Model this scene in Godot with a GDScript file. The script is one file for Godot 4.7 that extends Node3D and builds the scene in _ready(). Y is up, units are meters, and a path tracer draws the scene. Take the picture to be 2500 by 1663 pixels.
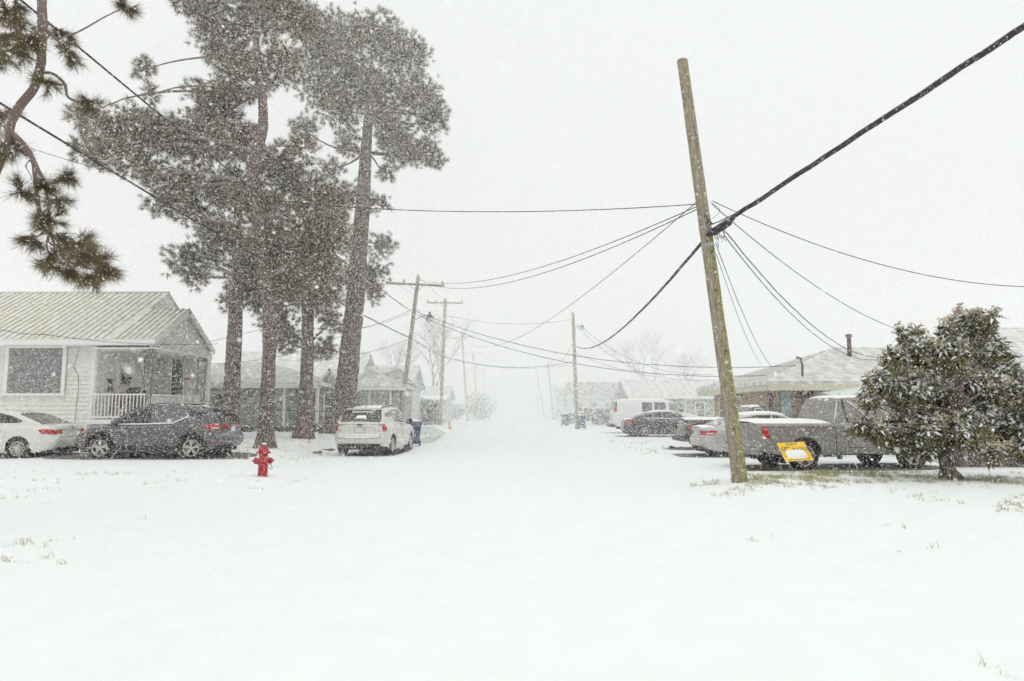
extends Node3D
# A snowbound street in falling snow: leaning utility pole, pines, parked cars, houses. Units are metres.

var M := {}
var taken := {}
var rng := RandomNumberGenerator.new()
var hill := FastNoiseLite.new()
var meshes := {}

func _ready():
	rng.seed = 77
	# ---- camera, sky, light, exposure
	var cam := Camera3D.new()
	cam.name = "camera"
	cam.position = Vector3(0, 1.55, 0)
	cam.rotation_degrees.x = 5.86
	cam.fov = 53.06
	cam.far = 3000
	var lens := CameraAttributesPhysical.new()
	lens.frustum_focal_length = 24.0
	lens.frustum_focus_distance = 22.0
	lens.exposure_aperture = 2.0
	cam.attributes = lens
	add_child(cam)
	cam.fov = 53.06
	cam.far = 3000
	var we := WorldEnvironment.new()
	we.name = "environment"
	var e := Environment.new()
	we.environment = e
	add_child(we)
	e.tonemap_mode = Environment.TONE_MAPPER_LINEAR
	e.tonemap_exposure = 1.135
	e.background_mode = Environment.BG_SKY
	var sm := ProceduralSkyMaterial.new()
	sm.sky_top_color = lin(0.955, 0.985, 0.975)
	sm.sky_horizon_color = lin(0.985, 1.0, 0.995)
	sm.ground_bottom_color = lin(0.9, 0.92, 0.91)
	sm.ground_horizon_color = lin(0.985, 1.0, 0.995)
	sm.sky_energy_multiplier = 0.92
	e.sky = Sky.new()
	e.sky.sky_material = sm
	e.fog_enabled = true
	e.fog_density = 0.0004
	e.fog_light_color = Color(1.0, 1.0, 1.0)
	e.sdfgi_enabled = true
	e.ssao_enabled = true
	e.ssil_enabled = true
	var sun := DirectionalLight3D.new()
	sun.name = "sun"
	sun.light_energy = 0.3
	sun.light_angular_distance = 70.0
	sun.light_color = Color(1.0, 0.98, 0.95)
	sun.rotation_degrees = Vector3(-72, 25, 0)
	sun.shadow_enabled = true
	sun.sky_mode = DirectionalLight3D.SKY_MODE_LIGHT_ONLY
	add_child(sun)
	# ---- the place
	hill.seed = 3
	hill.frequency = 0.035
	hill.fractal_octaves = 3
	make_materials()
	build_ground()
	build_houses()
	build_pines()
	build_far_trees()
	build_loquat()
	build_poles()
	build_cars()
	build_small()
	build_wires()
	build_grass()
	build_snowfall()

# ---------------------------------------------------------------- helpers
func lin(r, g, b) -> Color:
	return Color(r, g, b).linear_to_srgb()

func numbered(n: String) -> String:
	var k: int = taken.get(n, -1) + 1
	taken[n] = k
	return n if k == 0 else "%s_%03d" % [n, k]

func thing(called: String, label: String, category: String, at := Vector3.ZERO, turn := 0.0, group := "") -> Node3D:
	var o := Node3D.new()
	o.name = numbered(called)
	add_child(o)
	o.position = at
	o.rotation.y = turn
	o.set_meta("label", label)
	o.set_meta("category", category)
	if group != "":
		o.set_meta("group", group)
	return o

func part(parent: Node, called: String, mesh: Mesh, mat: Material, at := Vector3.ZERO) -> MeshInstance3D:
	var o := MeshInstance3D.new()
	o.name = called
	o.mesh = mesh
	o.material_override = mat
	o.position = at
	parent.add_child(o, true)
	return o

func node(parent: Node, called: String, at := Vector3.ZERO) -> Node3D:
	var o := Node3D.new()
	o.name = called
	o.position = at
	parent.add_child(o, true)
	return o

func structure(called: String, mesh: Mesh, mat: Material, at := Vector3.ZERO) -> MeshInstance3D:
	var o := part(self, numbered(called), mesh, mat, at)
	o.set_meta("kind", "structure")
	return o

func st_new(smooth := false) -> SurfaceTool:
	var st := SurfaceTool.new()
	st.begin(Mesh.PRIMITIVE_TRIANGLES)
	st.set_smooth_group(0 if smooth else -1)
	return st

func done(st: SurfaceTool) -> ArrayMesh:
	st.generate_normals()
	return st.commit()

func tri(st: SurfaceTool, a: Vector3, b: Vector3, c: Vector3):
	st.add_vertex(a); st.add_vertex(b); st.add_vertex(c)

func quad(st: SurfaceTool, a: Vector3, b: Vector3, c: Vector3, d: Vector3):
	tri(st, a, b, c); tri(st, a, c, d)

func add_box(st: SurfaceTool, c: Vector3, s: Vector3, turn := Basis.IDENTITY):
	var h := s * 0.5
	var p := []
	for i in 8:
		p.append(c + turn * Vector3(h.x if i & 1 else -h.x, h.y if i & 2 else -h.y, h.z if i & 4 else -h.z))
	for f in [[0, 1, 3, 2], [5, 4, 6, 7], [4, 0, 2, 6], [1, 5, 7, 3], [2, 3, 7, 6], [4, 5, 1, 0]]:
		quad(st, p[f[0]], p[f[1]], p[f[2]], p[f[3]])

func box(s: Vector3) -> Mesh:
	var key := "box%.3f_%.3f_%.3f" % [s.x, s.y, s.z]
	if not meshes.has(key):
		var st := st_new()
		# a box with chamfered edges
		var h := s * 0.5
		var b: float = minf(0.012, minf(h.x, minf(h.y, h.z)) * 0.3)
		var fx := []
		for ax in 3:
			for sg in [-1.0, 1.0]:
				var u := (ax + 1) % 3
				var w := (ax + 2) % 3
				var q := []
				for k in [[-1, -1], [1, -1], [1, 1], [-1, 1]]:
					var v := Vector3.ZERO
					v[ax] = sg * h[ax]
					v[u] = k[0] * (h[u] - b)
					v[w] = k[1] * (h[w] - b)
					q.append(v)
				if sg > 0:
					q.reverse()
				quad(st, q[0], q[1], q[2], q[3])
				# edge strips between this face and the +u neighbours
				for sg2 in [-1.0, 1.0]:
					var a1 := Vector3.ZERO
					a1[ax] = sg * h[ax]; a1[u] = sg2 * (h[u] - b); a1[w] = h[w] - b
					var a2 := a1
					a2[w] = -(h[w] - b)
					var b1 := a1
					b1[ax] = sg * (h[ax] - b); b1[u] = sg2 * h[u]
					var b2 := b1
					b2[w] = -(h[w] - b)
					if sg * sg2 > 0:
						quad(st, a1, a2, b2, b1)
					else:
						quad(st, a2, a1, b1, b2)
		for i in 8:
			var g := Vector3(1 if i & 1 else -1, 1 if i & 2 else -1, 1 if i & 4 else -1)
			var q1 := Vector3(g.x * h.x, g.y * (h.y - b), g.z * (h.z - b))
			var q2 := Vector3(g.x * (h.x - b), g.y * h.y, g.z * (h.z - b))
			var q3 := Vector3(g.x * (h.x - b), g.y * (h.y - b), g.z * h.z)
			if g.x * g.y * g.z > 0:
				tri(st, q1, q3, q2)
			else:
				tri(st, q1, q2, q3)
		meshes[key] = done(st)
	return meshes[key]

func add_tube(st: SurfaceTool, pts: Array, rad: Array, sides := 8, caps := true):
	# pts: Vector3 list; rad: radius at each
	var rings := []
	var up := Vector3(0.31, 0.77, 0.55)
	for i in pts.size():
		var t: Vector3
		if i == 0:
			t = pts[1] - pts[0]
		elif i == pts.size() - 1:
			t = pts[i] - pts[i - 1]
		else:
			t = pts[i + 1] - pts[i - 1]
		t = t.normalized()
		var x := t.cross(up)
		if x.length() < 0.05:
			x = t.cross(Vector3.RIGHT)
		x = x.normalized()
		up = x.cross(t).normalized()
		var y := up
		var ring := []
		for k in sides:
			var a := TAU * k / sides
			ring.append(pts[i] + (x * cos(a) + y * sin(a)) * rad[i])
		rings.append(ring)
	for i in rings.size() - 1:
		for k in sides:
			var n := (k + 1) % sides
			quad(st, rings[i][k], rings[i][n], rings[i + 1][n], rings[i + 1][k])
	if caps:
		for k in range(1, sides - 1):
			tri(st, rings[0][0], rings[0][k + 1], rings[0][k])
			tri(st, rings[-1][0], rings[-1][k], rings[-1][k + 1])

func tube(pts: Array, rad: Array, sides := 8, smooth := true) -> Mesh:
	var st := st_new(smooth)
	add_tube(st, pts, rad, sides)
	return done(st)

func add_lathe(st: SurfaceTool, prof: Array, sides := 20, at := Transform3D.IDENTITY):
	# prof: [radius, height] pairs, turned about y
	for i in prof.size() - 1:
		for k in sides:
			var a := TAU * k / sides
			var b := TAU * (k + 1) / sides
			var p := Vector3(cos(a) * prof[i][0], prof[i][1], sin(a) * prof[i][0])
			var q := Vector3(cos(b) * prof[i][0], prof[i][1], sin(b) * prof[i][0])
			var r := Vector3(cos(b) * prof[i + 1][0], prof[i + 1][1], sin(b) * prof[i + 1][0])
			var s := Vector3(cos(a) * prof[i + 1][0], prof[i + 1][1], sin(a) * prof[i + 1][0])
			if prof[i][0] > 0.0001:
				tri(st, at * p, at * q, at * r)
			if prof[i + 1][0] > 0.0001:
				tri(st, at * p, at * r, at * s)

func lathe(prof: Array, sides := 20, smooth := true) -> Mesh:
	var st := st_new(smooth)
	add_lathe(st, prof, sides)
	return done(st)

func lerp_list(list: Array, x: float) -> float:
	if x <= list[0][0]:
		return list[0][1]
	for i in list.size() - 1:
		if x <= list[i + 1][0]:
			var t: float = (x - list[i][0]) / (list[i + 1][0] - list[i][0])
			return lerpf(list[i][1], list[i + 1][1], t)
	return list[-1][1]

func smooth_list(list: Array, x: float) -> float:
	# Catmull-Rom-like, through the points
	var n := list.size()
	if x <= list[0][0]:
		return list[0][1]
	for i in n - 1:
		if x <= list[i + 1][0]:
			var x0: float = list[i][0]
			var x1: float = list[i + 1][0]
			var h := x1 - x0
			var t := (x - x0) / h
			var m0: float = (list[i + 1][1] - list[maxi(i - 1, 0)][1]) / maxf(0.001, list[i + 1][0] - list[maxi(i - 1, 0)][0])
			var m1: float = (list[mini(i + 2, n - 1)][1] - list[i][1]) / maxf(0.001, list[mini(i + 2, n - 1)][0] - list[i][0])
			var t2 := t * t
			var t3 := t2 * t
			return (2 * t3 - 3 * t2 + 1) * list[i][1] + (t3 - 2 * t2 + t) * h * m0 + (-2 * t3 + 3 * t2) * list[i + 1][1] + (t3 - t2) * h * m1
	return list[-1][1]

# ---------------------------------------------------------------- materials
func mat(key: String, c: Color, rough := 0.8, metal := 0.0) -> StandardMaterial3D:
	var m := StandardMaterial3D.new()
	m.resource_name = key
	m.albedo_color = c
	m.roughness = rough
	m.metallic = metal
	M[key] = m
	return m

func noise_tex(freq: float, a: Color, b: Color, seed_ := 1, size := 512, oct := 4, kind := FastNoiseLite.TYPE_SIMPLEX_SMOOTH) -> NoiseTexture2D:
	var n := FastNoiseLite.new()
	n.noise_type = kind
	n.seed = seed_
	n.frequency = freq
	n.fractal_octaves = oct
	var t := NoiseTexture2D.new()
	t.width = size
	t.height = size
	t.seamless = true
	t.noise = n
	var g := Gradient.new()
	g.offsets = PackedFloat32Array([0.25, 0.75])
	g.colors = PackedColorArray([a, b])
	t.color_ramp = g
	return t

func tri_tex(m: StandardMaterial3D, t: Texture2D, scale: Vector3, world := true):
	m.albedo_texture = t
	m.uv1_triplanar = true
	m.uv1_world_triplanar = world
	m.uv1_scale = scale

func bump(m: StandardMaterial3D, t: Texture2D, cm: float):
	m.heightmap_enabled = true
	m.heightmap_texture = t
	m.heightmap_scale = cm

func paint(key: String, c: Color, rough := 0.28, metal := 0.3):
	var m := mat(key, c, rough, metal)
	m.clearcoat_enabled = true
	m.clearcoat = 0.6
	m.clearcoat_roughness = 0.12
	return m

func make_materials():
	var fine := noise_tex(0.05, Color(0, 0, 0), Color(1, 1, 1), 4)
	var grey := func(lo, hi): return [Color(lo, lo, lo), Color(hi, hi, hi)]
	var s := mat("snow", lin(0.81, 0.835, 0.835), 0.75)
	tri_tex(s, noise_tex(0.012, Color(0.988, 0.99, 0.99), Color(1, 1, 1), 9), Vector3(0.25, 0.25, 0.25))
	bump(s, noise_tex(0.02, Color(0, 0, 0), Color(1, 1, 1), 6, 512, 5), 0.1)
	mat("snow_plain", lin(0.84, 0.855, 0.85), 0.8)
	var fk := mat("flake", lin(0.96, 0.965, 0.965), 1.0)
	fk.specular_mode = BaseMaterial3D.SPECULAR_DISABLED
	fk.backlight_enabled = true
	fk.backlight = Color(1, 1, 1)
	var b := mat("bark", lin(0.38, 0.29, 0.25), 0.95)
	tri_tex(b, noise_tex(0.03, Color(0.45, 0.42, 0.4), Color(1, 1, 1), 21, 512, 4, FastNoiseLite.TYPE_CELLULAR), Vector3(1.6, 0.5, 1.6))
	bump(b, noise_tex(0.03, Color(0, 0, 0), Color(1, 1, 1), 21, 512, 4, FastNoiseLite.TYPE_CELLULAR), 3.0)
	mat("branch", lin(0.19, 0.14, 0.12), 0.95)
	mat("bare_branch", lin(0.22, 0.2, 0.18), 0.95)
	for n in [["needle", 0.215, 0.17, 0.095], ["needle_brown", 0.3, 0.215, 0.145], ["loquat_leaf", 0.16, 0.14, 0.068], ["shrub_leaf", 0.08, 0.1, 0.05], ["grass_blade", 0.33, 0.31, 0.15]]:
		var m := mat(n[0], lin(n[1], n[2], n[3]), 0.6)
		m.vertex_color_use_as_albedo = true
		if n[0] == "loquat_leaf" or n[0] == "grass_blade":
			m.backlight_enabled = true
			m.backlight = lin(0.12, 0.14, 0.07)
	mat("blossom", lin(0.5, 0.43, 0.29), 0.9)
	var w := mat("pole_wood", lin(0.48, 0.41, 0.295), 0.9)
	tri_tex(w, noise_tex(0.03, Color(0.72, 0.7, 0.66), Color(1.0, 1.0, 1.0), 31), Vector3(3.0, 0.15, 3.0))
	bump(w, noise_tex(0.06, Color(0, 0, 0), Color(1, 1, 1), 32), 1.0)
	var moss := mat("pole_moss", lin(0.37, 0.34, 0.14), 0.95)
	tri_tex(moss, noise_tex(0.02, Color(0.7, 0.72, 0.6), Color(1, 1, 1), 33), Vector3(2.5, 0.6, 2.5))
	mat("pole_grey", lin(0.36, 0.32, 0.24), 0.95)
	mat("wire", lin(0.025, 0.022, 0.022), 0.7)
	mat("cable", lin(0.035, 0.03, 0.03), 0.6)
	mat("metal_dark", lin(0.08, 0.07, 0.07), 0.6, 0.4)
	mat("metal_grey", lin(0.4, 0.41, 0.41), 0.5, 0.5)
	mat("porcelain", lin(0.3, 0.26, 0.22), 0.3)
	mat("lamp_glass", lin(0.6, 0.62, 0.6), 0.2)
	# cars
	paint("paint_white", lin(0.62, 0.62, 0.59), 0.35, 0.05)
	paint("paint_champagne", lin(0.58, 0.57, 0.53), 0.4, 0.1)
	paint("paint_charcoal", lin(0.095, 0.085, 0.088), 0.3, 0.3)
	paint("paint_grey", lin(0.25, 0.232, 0.222), 0.42, 0.15)
	paint("paint_silver", lin(0.45, 0.445, 0.43), 0.4, 0.25)
	paint("paint_green", lin(0.075, 0.082, 0.066), 0.35, 0.2)
	paint("paint_black", lin(0.042, 0.032, 0.033), 0.25, 0.1)
	paint("paint_brown", lin(0.045, 0.032, 0.032), 0.35, 0.1)
	paint("paint_van", lin(0.78, 0.79, 0.79), 0.4, 0.0)
	mat("car_cover", lin(0.3, 0.28, 0.268), 0.85)
	mat("glass_dark", lin(0.045, 0.034, 0.033), 0.08)
	mat("glass_grey", lin(0.13, 0.13, 0.125), 0.1)
	mat("glass_house", lin(0.12, 0.1, 0.098), 0.12)
	mat("glass_green", lin(0.25, 0.32, 0.28), 0.1)
	mat("rubber", lin(0.034, 0.024, 0.022), 0.9)
	mat("black_trim", lin(0.036, 0.026, 0.024), 0.7)
	mat("rim", lin(0.5, 0.48, 0.45), 0.35, 0.5)
	mat("chrome", lin(0.6, 0.6, 0.6), 0.2, 0.8)
	mat("tail_red", lin(0.42, 0.015, 0.022), 0.2)
	mat("tail_white", lin(0.7, 0.68, 0.66), 0.25)
	mat("amber", lin(0.7, 0.28, 0.05), 0.3)
	mat("plate", lin(0.62, 0.62, 0.6), 0.5)
	mat("ink", lin(0.03, 0.02, 0.015), 0.8)
	# houses
	var sd := mat("siding_white", lin(0.82, 0.8, 0.765), 0.7)
	tri_tex(sd, noise_tex(0.02, Color(0.93, 0.92, 0.9), Color(1, 1, 1), 41), Vector3(0.4, 1.2, 0.4))
	mat("trim_white", lin(0.78, 0.775, 0.75), 0.6)
	mat("soffit", lin(0.84, 0.82, 0.79), 0.8)
	var rm := mat("roof_metal", lin(0.76, 0.755, 0.69), 0.5, 0.0)
	tri_tex(rm, noise_tex(0.015, Color(0.88, 0.87, 0.83), Color(1, 1, 1), 43), Vector3(0.3, 0.3, 0.3))
	mat("roof_rib", lin(0.42, 0.4, 0.31), 0.6)
	mat("wrought", lin(0.1, 0.08, 0.07), 0.7)
	mat("door_white", lin(0.6, 0.58, 0.55), 0.5)
	mat("wreath", lin(0.06, 0.055, 0.035), 0.9)
	mat("curtain", lin(0.15, 0.125, 0.12), 0.9)
	var cg := mat("clear_glass", Color(0.8, 0.82, 0.82, 0.06), 0.05)
	cg.transparency = BaseMaterial3D.TRANSPARENCY_ALPHA
	mat("siding_grey", lin(0.32, 0.32, 0.28), 0.8)
	mat("siding_green", lin(0.36, 0.37, 0.32), 0.8)
	mat("siding_pale", lin(0.58, 0.6, 0.58), 0.8)
	mat("brick_tan", brick_color(), 0.9)
	brick_material(M["brick_tan"])
	mat("wall_grey", lin(0.3, 0.3, 0.27), 0.9)
	var sh := mat("shingle_snow", lin(0.82, 0.825, 0.81), 0.85)
	shingle_material(sh, 0.84)
	var sh2 := mat("shingle_grey", lin(0.5, 0.5, 0.485), 0.85)
	shingle_material(sh2, 0.6)
	mat("awning", lin(0.62, 0.68, 0.63), 0.6)
	mat("awning_beige", lin(0.6, 0.58, 0.45), 0.6)
	mat("tarp_blue", lin(0.06, 0.11, 0.32), 0.5)
	mat("door_blue", lin(0.42, 0.5, 0.52), 0.6)
	mat("rust_pipe", lin(0.12, 0.075, 0.07), 0.8)
	mat("fence_wood", lin(0.2, 0.17, 0.14), 0.9)
	# small things
	var hr := mat("hydrant_red", lin(0.48, 0.018, 0.028), 0.45)
	tri_tex(hr, noise_tex(0.03, Color(0.8, 0.75, 0.75), Color(1, 1, 1), 51), Vector3(2, 2, 2))
	mat("bin_blue", lin(0.045, 0.055, 0.15), 0.6)
	mat("cone_orange", lin(0.75, 0.12, 0.03), 0.6)
	mat("sign_yellow", lin(0.9, 0.54, 0.02), 0.55)
	var wet := mat("wet_asphalt", lin(0.19, 0.165, 0.155), 0.55)
	tri_tex(wet, noise_tex(0.05, Color(0.55, 0.52, 0.5), Color(1.5, 1.5, 1.5), 61), Vector3(1, 1, 1))
	mat("slush", lin(0.5, 0.52, 0.5), 0.6)
	mat("box_brown", lin(0.2, 0.1, 0.06), 0.8)

func brick_color() -> Color:
	return Color(1, 1, 1)

func brick_material(m: StandardMaterial3D):
	# tan brick far enough away that single bricks are under ten pixels: colour and relief from a computed picture
	var im := Image.create(512, 512, false, Image.FORMAT_RGB8)
	var hm := Image.create(512, 512, false, Image.FORMAT_RGB8)
	var r := RandomNumberGenerator.new()
	r.seed = 8
	im.fill(lin(0.45, 0.38, 0.29))
	hm.fill(Color(0, 0, 0))
	var rows := 16
	var ch := 512 / rows
	for row in rows:
		var off := (row % 2) * 32
		for k in 8:
			var t := r.randf_range(0.75, 1.15)
			var red := r.randf_range(0.0, 0.05)
			if r.randf() < 0.12:
				t *= 0.6
			var c := lin((0.52 + red) * t, 0.39 * t, 0.25 * t)
			for part_ in [0, 512]:
				var rect := Rect2i(k * 64 + off + 3 - part_, row * ch + 3, 58, ch - 6).intersection(Rect2i(0, 0, 512, 512))
				if rect.has_area():
					im.fill_rect(rect, c)
					hm.fill_rect(rect, Color(1, 1, 1))
	tri_tex(m, ImageTexture.create_from_image(im), Vector3(0.55, 0.82, 0.55))
	bump(m, ImageTexture.create_from_image(hm), 0.8)

func shingle_material(m: StandardMaterial3D, low: float):
	# snow lying in patches on the shingles; the lapped courses are built
	tri_tex(m, noise_tex(0.012, Color(low, low, low), Color(1, 1, 1), 12, 512, 5), Vector3(0.3, 0.6, 0.3))

# ---------------------------------------------------------------- ground
func smooth01(a: float, b: float, x: float) -> float:
	var t := clampf((x - a) / (b - a), 0, 1)
	return t * t * (3 - 2 * t)

const LEFT_RISE := [[0, 0.03], [10, 0.06], [16, 0.1], [20, 0.14], [23.6, 0.28], [27.6, 0.45], [32, 0.52], [40, 0.55], [60, 0.3], [120, 0.25], [500, 0.2]]
const RIGHT_RISE := [[0, 0.04], [8, 0.06], [14, 0.12], [16.2, 0.1], [17.5, 0.03], [24, 0.05], [40, 0.1], [60, 0.1], [120, 0.3], [500, 0.3]]

func ground_h(x: float, z: float) -> float:
	var d := -z
	var h := 0.0
	if d > -5:
		var edge := lerpf(-4.6, -6.9, smooth01(16.5, 19.0, d) * (1.0 - smooth01(36, 42, d)))
		h += lerp_list(LEFT_RISE, d) * (1.0 - smooth01(edge - 1.3, edge, x))
		h += lerp_list(RIGHT_RISE, d) * smooth01(3.6, 5.0, x)
	var wob := 1.0 - 0.7 * (1.0 - smooth01(3.0, 5.5, absf(x)))
	h += hill.get_noise_2d(x * 0.9, z * 0.9) * 0.045 * wob
	h += hill.get_noise_2d(x * 6.0 + 50, z * 6.0) * 0.003 * wob
	return h

func spread(list: Array) -> Array:
	# [from, to, step] runs to a list of lines
	var o := []
	for l in list:
		var v: float = l[0]
		while v < l[1] - 0.001:
			o.append(v)
			v += l[2]
	o.append(list[-1][1])
	return o

func build_ground():
	var xs := spread([[-420, -60, 40], [-60, -24, 3], [-24, -13, 0.6], [-13, 13, 0.3], [13, 24, 0.6], [24, 60, 3], [60, 420, 40]])
	var zs := spread([[-620, -120, 25], [-120, -60, 3], [-60, -36, 0.8], [-36, -2, 0.3], [-2, 14, 1], [14, 120, 20]])
	var st := st_new(true)
	var hs := []
	for z in zs:
		var row := PackedFloat32Array()
		for x in xs:
			row.append(ground_h(x, z))
		hs.append(row)
	for j in zs.size() - 1:
		for i in xs.size() - 1:
			quad(st, Vector3(xs[i], hs[j][i], zs[j]), Vector3(xs[i + 1], hs[j][i + 1], zs[j]), Vector3(xs[i + 1], hs[j + 1][i + 1], zs[j + 1]), Vector3(xs[i], hs[j + 1][i], zs[j + 1]))
	structure("ground", done(st), M.snow)
	# bare wet paving where the parked cars kept the snow off, and scraped slush by the kerb
	bare("driveway", -10.8, -20.9, 5.9, 2.0, 0.0, "wet_asphalt", 1)
	bare("driveway", -16.2, -21.0, 4.4, 1.7, 0.0, "wet_asphalt", 2)
	bare("driveway", -4.9, -26.2, 1.85, 5.4, 0.0, "wet_asphalt", 3)
	bare("driveway", 8.7, -18.5, 5.7, 2.1, 0.12, "wet_asphalt", 4)
	bare("driveway", 8.0, -23.3, 5.0, 1.9, 0.0, "wet_asphalt", 5)
	bare("driveway", 8.4, -26.9, 4.8, 1.7, 0.0, "wet_asphalt", 6)
	bare("driveway", 8.3, -38.9, 4.8, 1.7, 0.0, "wet_asphalt", 7)
	bare("kerb_apron", -5.0, -41.0, 1.7, 17.0, 0.05, "slush", 8)

func bare(called: String, cx: float, cz: float, lx: float, lz: float, turn: float, mt: String, sd: int):
	# an irregular patch lying 6 mm over the ground
	var n := FastNoiseLite.new()
	n.seed = sd
	n.frequency = 0.8
	var st := st_new(true)
	var b := Basis(Vector3.UP, turn)
	var ring := 40
	var steps := 8
	var pts := []
	for k in ring:
		var a := TAU * k / ring
		var ca := cos(a)
		var sa := sin(a)
		var q := pow(pow(absf(ca), 5.0) + pow(absf(sa), 5.0), -0.2)
		var line := []
		for j in steps + 1:
			var f := float(j) / steps * (1.0 + 0.09 * n.get_noise_2d(ca * 3.0, sa * 3.0) + 0.06 * n.get_noise_2d(ca * 9.0, sa * 9.0))
			var p := b * Vector3(ca * q * f * lx * 0.5, 0, sa * q * f * lz * 0.5) + Vector3(cx, 0, cz)
			line.append(Vector3(p.x, ground_h(p.x, p.z) + 0.012, p.z))
		pts.append(line)
	for k in ring:
		var m := (k + 1) % ring
		for j in steps:
			quad(st, pts[k][j], pts[k][j + 1], pts[m][j + 1], pts[m][j])
	structure(called, done(st), M[mt])

# ---------------------------------------------------------------- vehicles
# A car's own axes: x forward, y up, z to its right-hand side; the origin on the ground under its middle.
func car_arch(c: Dictionary, x: float) -> float:
	var y: float = c.sill
	for ax in c.axles:
		var dx: float = x - ax
		var r: float = c.arch
		if absf(dx) < r:
			y = maxf(y, c.wheel + sqrt(r * r - dx * dx) - 0.02)
	var e := minf(x + c.len * 0.5, c.len * 0.5 - x)
	if e < 0.6:
		y = maxf(y, c.sill + (0.6 - e) * 0.18)
	return y

func car_half(c: Dictionary, x: float, y: float) -> float:
	# half width of the lower body
	var e: float = minf(x + c.len * 0.5, c.len * 0.5 - x)
	var r: float = c.round
	var w: float = c.half
	if e < r:
		w = c.half - r * 0.62 + 0.62 * sqrt(maxf(0.0, r * r - (r - e) * (r - e)))
	w *= 1.0 - 0.035 * smooth01(0.4, 1.0, absf(x) / (c.len * 0.5))
	var top: float = smooth_list(c.top, x)
	var t := clampf((y - c.sill) / maxf(0.1, top - c.sill), 0, 1)
	return w * smooth_list(c.section, t)

func car_x(c: Dictionary, x0: float, y: float) -> float:
	var h: float = c.len * 0.5
	var wr := pow(clampf(1.0 - (x0 + h) / 0.8, 0, 1), 1.3)
	var wf := pow(clampf(1.0 - (h - x0) / 0.8, 0, 1), 1.3)
	return x0 + wr * smooth_list(c.rear, y) - wf * smooth_list(c.front, y)

func car_body(c: Dictionary) -> Mesh:
	var st := st_new(true)
	var xs := []
	var h: float = c.len * 0.5
	var n := 88
	for i in n + 1:
		var s := float(i) / n
		xs.append(lerpf(-h, h, s))
	for e in [0.02, 0.05, 0.09, 0.14, 0.2]:
		xs.append(-h + e)
		xs.append(h - e)
	xs.sort()
	var rows := 12
	var cols := [0.97, 0.85, 0.55, 0.0]
	var grid := []
	for x0 in xs:
		var yb := car_arch(c, x0)
		var yt := smooth_list(c.top, x0)
		var line := []
		for j in rows + 1:
			var y := lerpf(yb, yt, float(j) / rows)
			line.append(Vector3(car_x(c, x0, y), y, car_half(c, x0, y)))
		var w: float = line[-1].z
		for k in cols:
			line.append(Vector3(line[rows].x, yt + 0.05 * (1.0 - k * k) * c.get("crown", 1.0), w * k))
		grid.append(line)
	for i in grid.size() - 1:
		for j in grid[0].size() - 1:
			for sd in [1.0, -1.0]:
				var m := Vector3(1, 1, sd)
				var a: Vector3 = grid[i][j] * m
				var b: Vector3 = grid[i + 1][j] * m
				var d: Vector3 = grid[i + 1][j + 1] * m
				var f: Vector3 = grid[i][j + 1] * m
				if sd > 0:
					quad(st, a, f, d, b)
				else:
					quad(st, a, b, d, f)
	for i in [0, grid.size() - 1]:
		for j in grid[0].size() - 2:
			var a: Vector3 = grid[i][j]
			var b: Vector3 = grid[i][j + 1]
			var m := Vector3(1, 1, -1)
			if i == 0:
				quad(st, a, a * m, b * m, b)
			else:
				quad(st, a, b, b * m, a * m)
	return done(st)

func gh_top(c: Dictionary) -> float:
	var y := 0.0
	for p in c.roof:
		y = maxf(y, p[1])
	return y

func gh_half(c: Dictionary, x: float, y: float) -> float:
	var belt: float = smooth_list(c.top, x) - 0.02
	var v := clampf((y - belt) / maxf(0.05, gh_top(c) - belt), 0, 1)
	var base: float = minf(c.base_half, car_half(c, x, belt) * 0.985)
	return lerpf(base, c.roof_half, v * (0.85 + 0.15 * v))

func car_top(c: Dictionary) -> Mesh:
	# greenhouse: pillars and roof as one shell
	var st := st_new(true)
	var x0: float = c.roof[0][0]
	var x1: float = c.roof[-1][0]
	var n := 44
	var grid := []
	for i in n + 1:
		var x := lerpf(x0, x1, float(i) / n)
		var belt: float = smooth_list(c.top, x) - 0.02
		var y: float = maxf(belt + 0.004, smooth_list(c.roof, x))
		var edge := maxf(belt + 0.002, y - 0.06 * smooth01(0.0, 0.3, y - belt))
		var line := []
		for j in 5:
			var yy := lerpf(belt, edge, j / 4.0)
			line.append(Vector3(x, yy, gh_half(c, x, yy)))
		var w: float = line[4].z
		line.append(Vector3(x, lerpf(edge, y, 0.55), w * 0.965))
		line.append(Vector3(x, lerpf(edge, y, 0.9), w * 0.88))
		line.append(Vector3(x, y + 0.012, w * 0.55))
		line.append(Vector3(x, y + 0.022, 0))
		grid.append(line)
	for i in n:
		for j in grid[0].size() - 1:
			for sd in [1.0, -1.0]:
				var m := Vector3(1, 1, sd)
				var a: Vector3 = grid[i][j] * m
				var b: Vector3 = grid[i + 1][j] * m
				var d: Vector3 = grid[i + 1][j + 1] * m
				var f: Vector3 = grid[i][j + 1] * m
				if sd > 0:
					quad(st, a, f, d, b)
				else:
					quad(st, a, b, d, f)
	return done(st)

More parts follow.
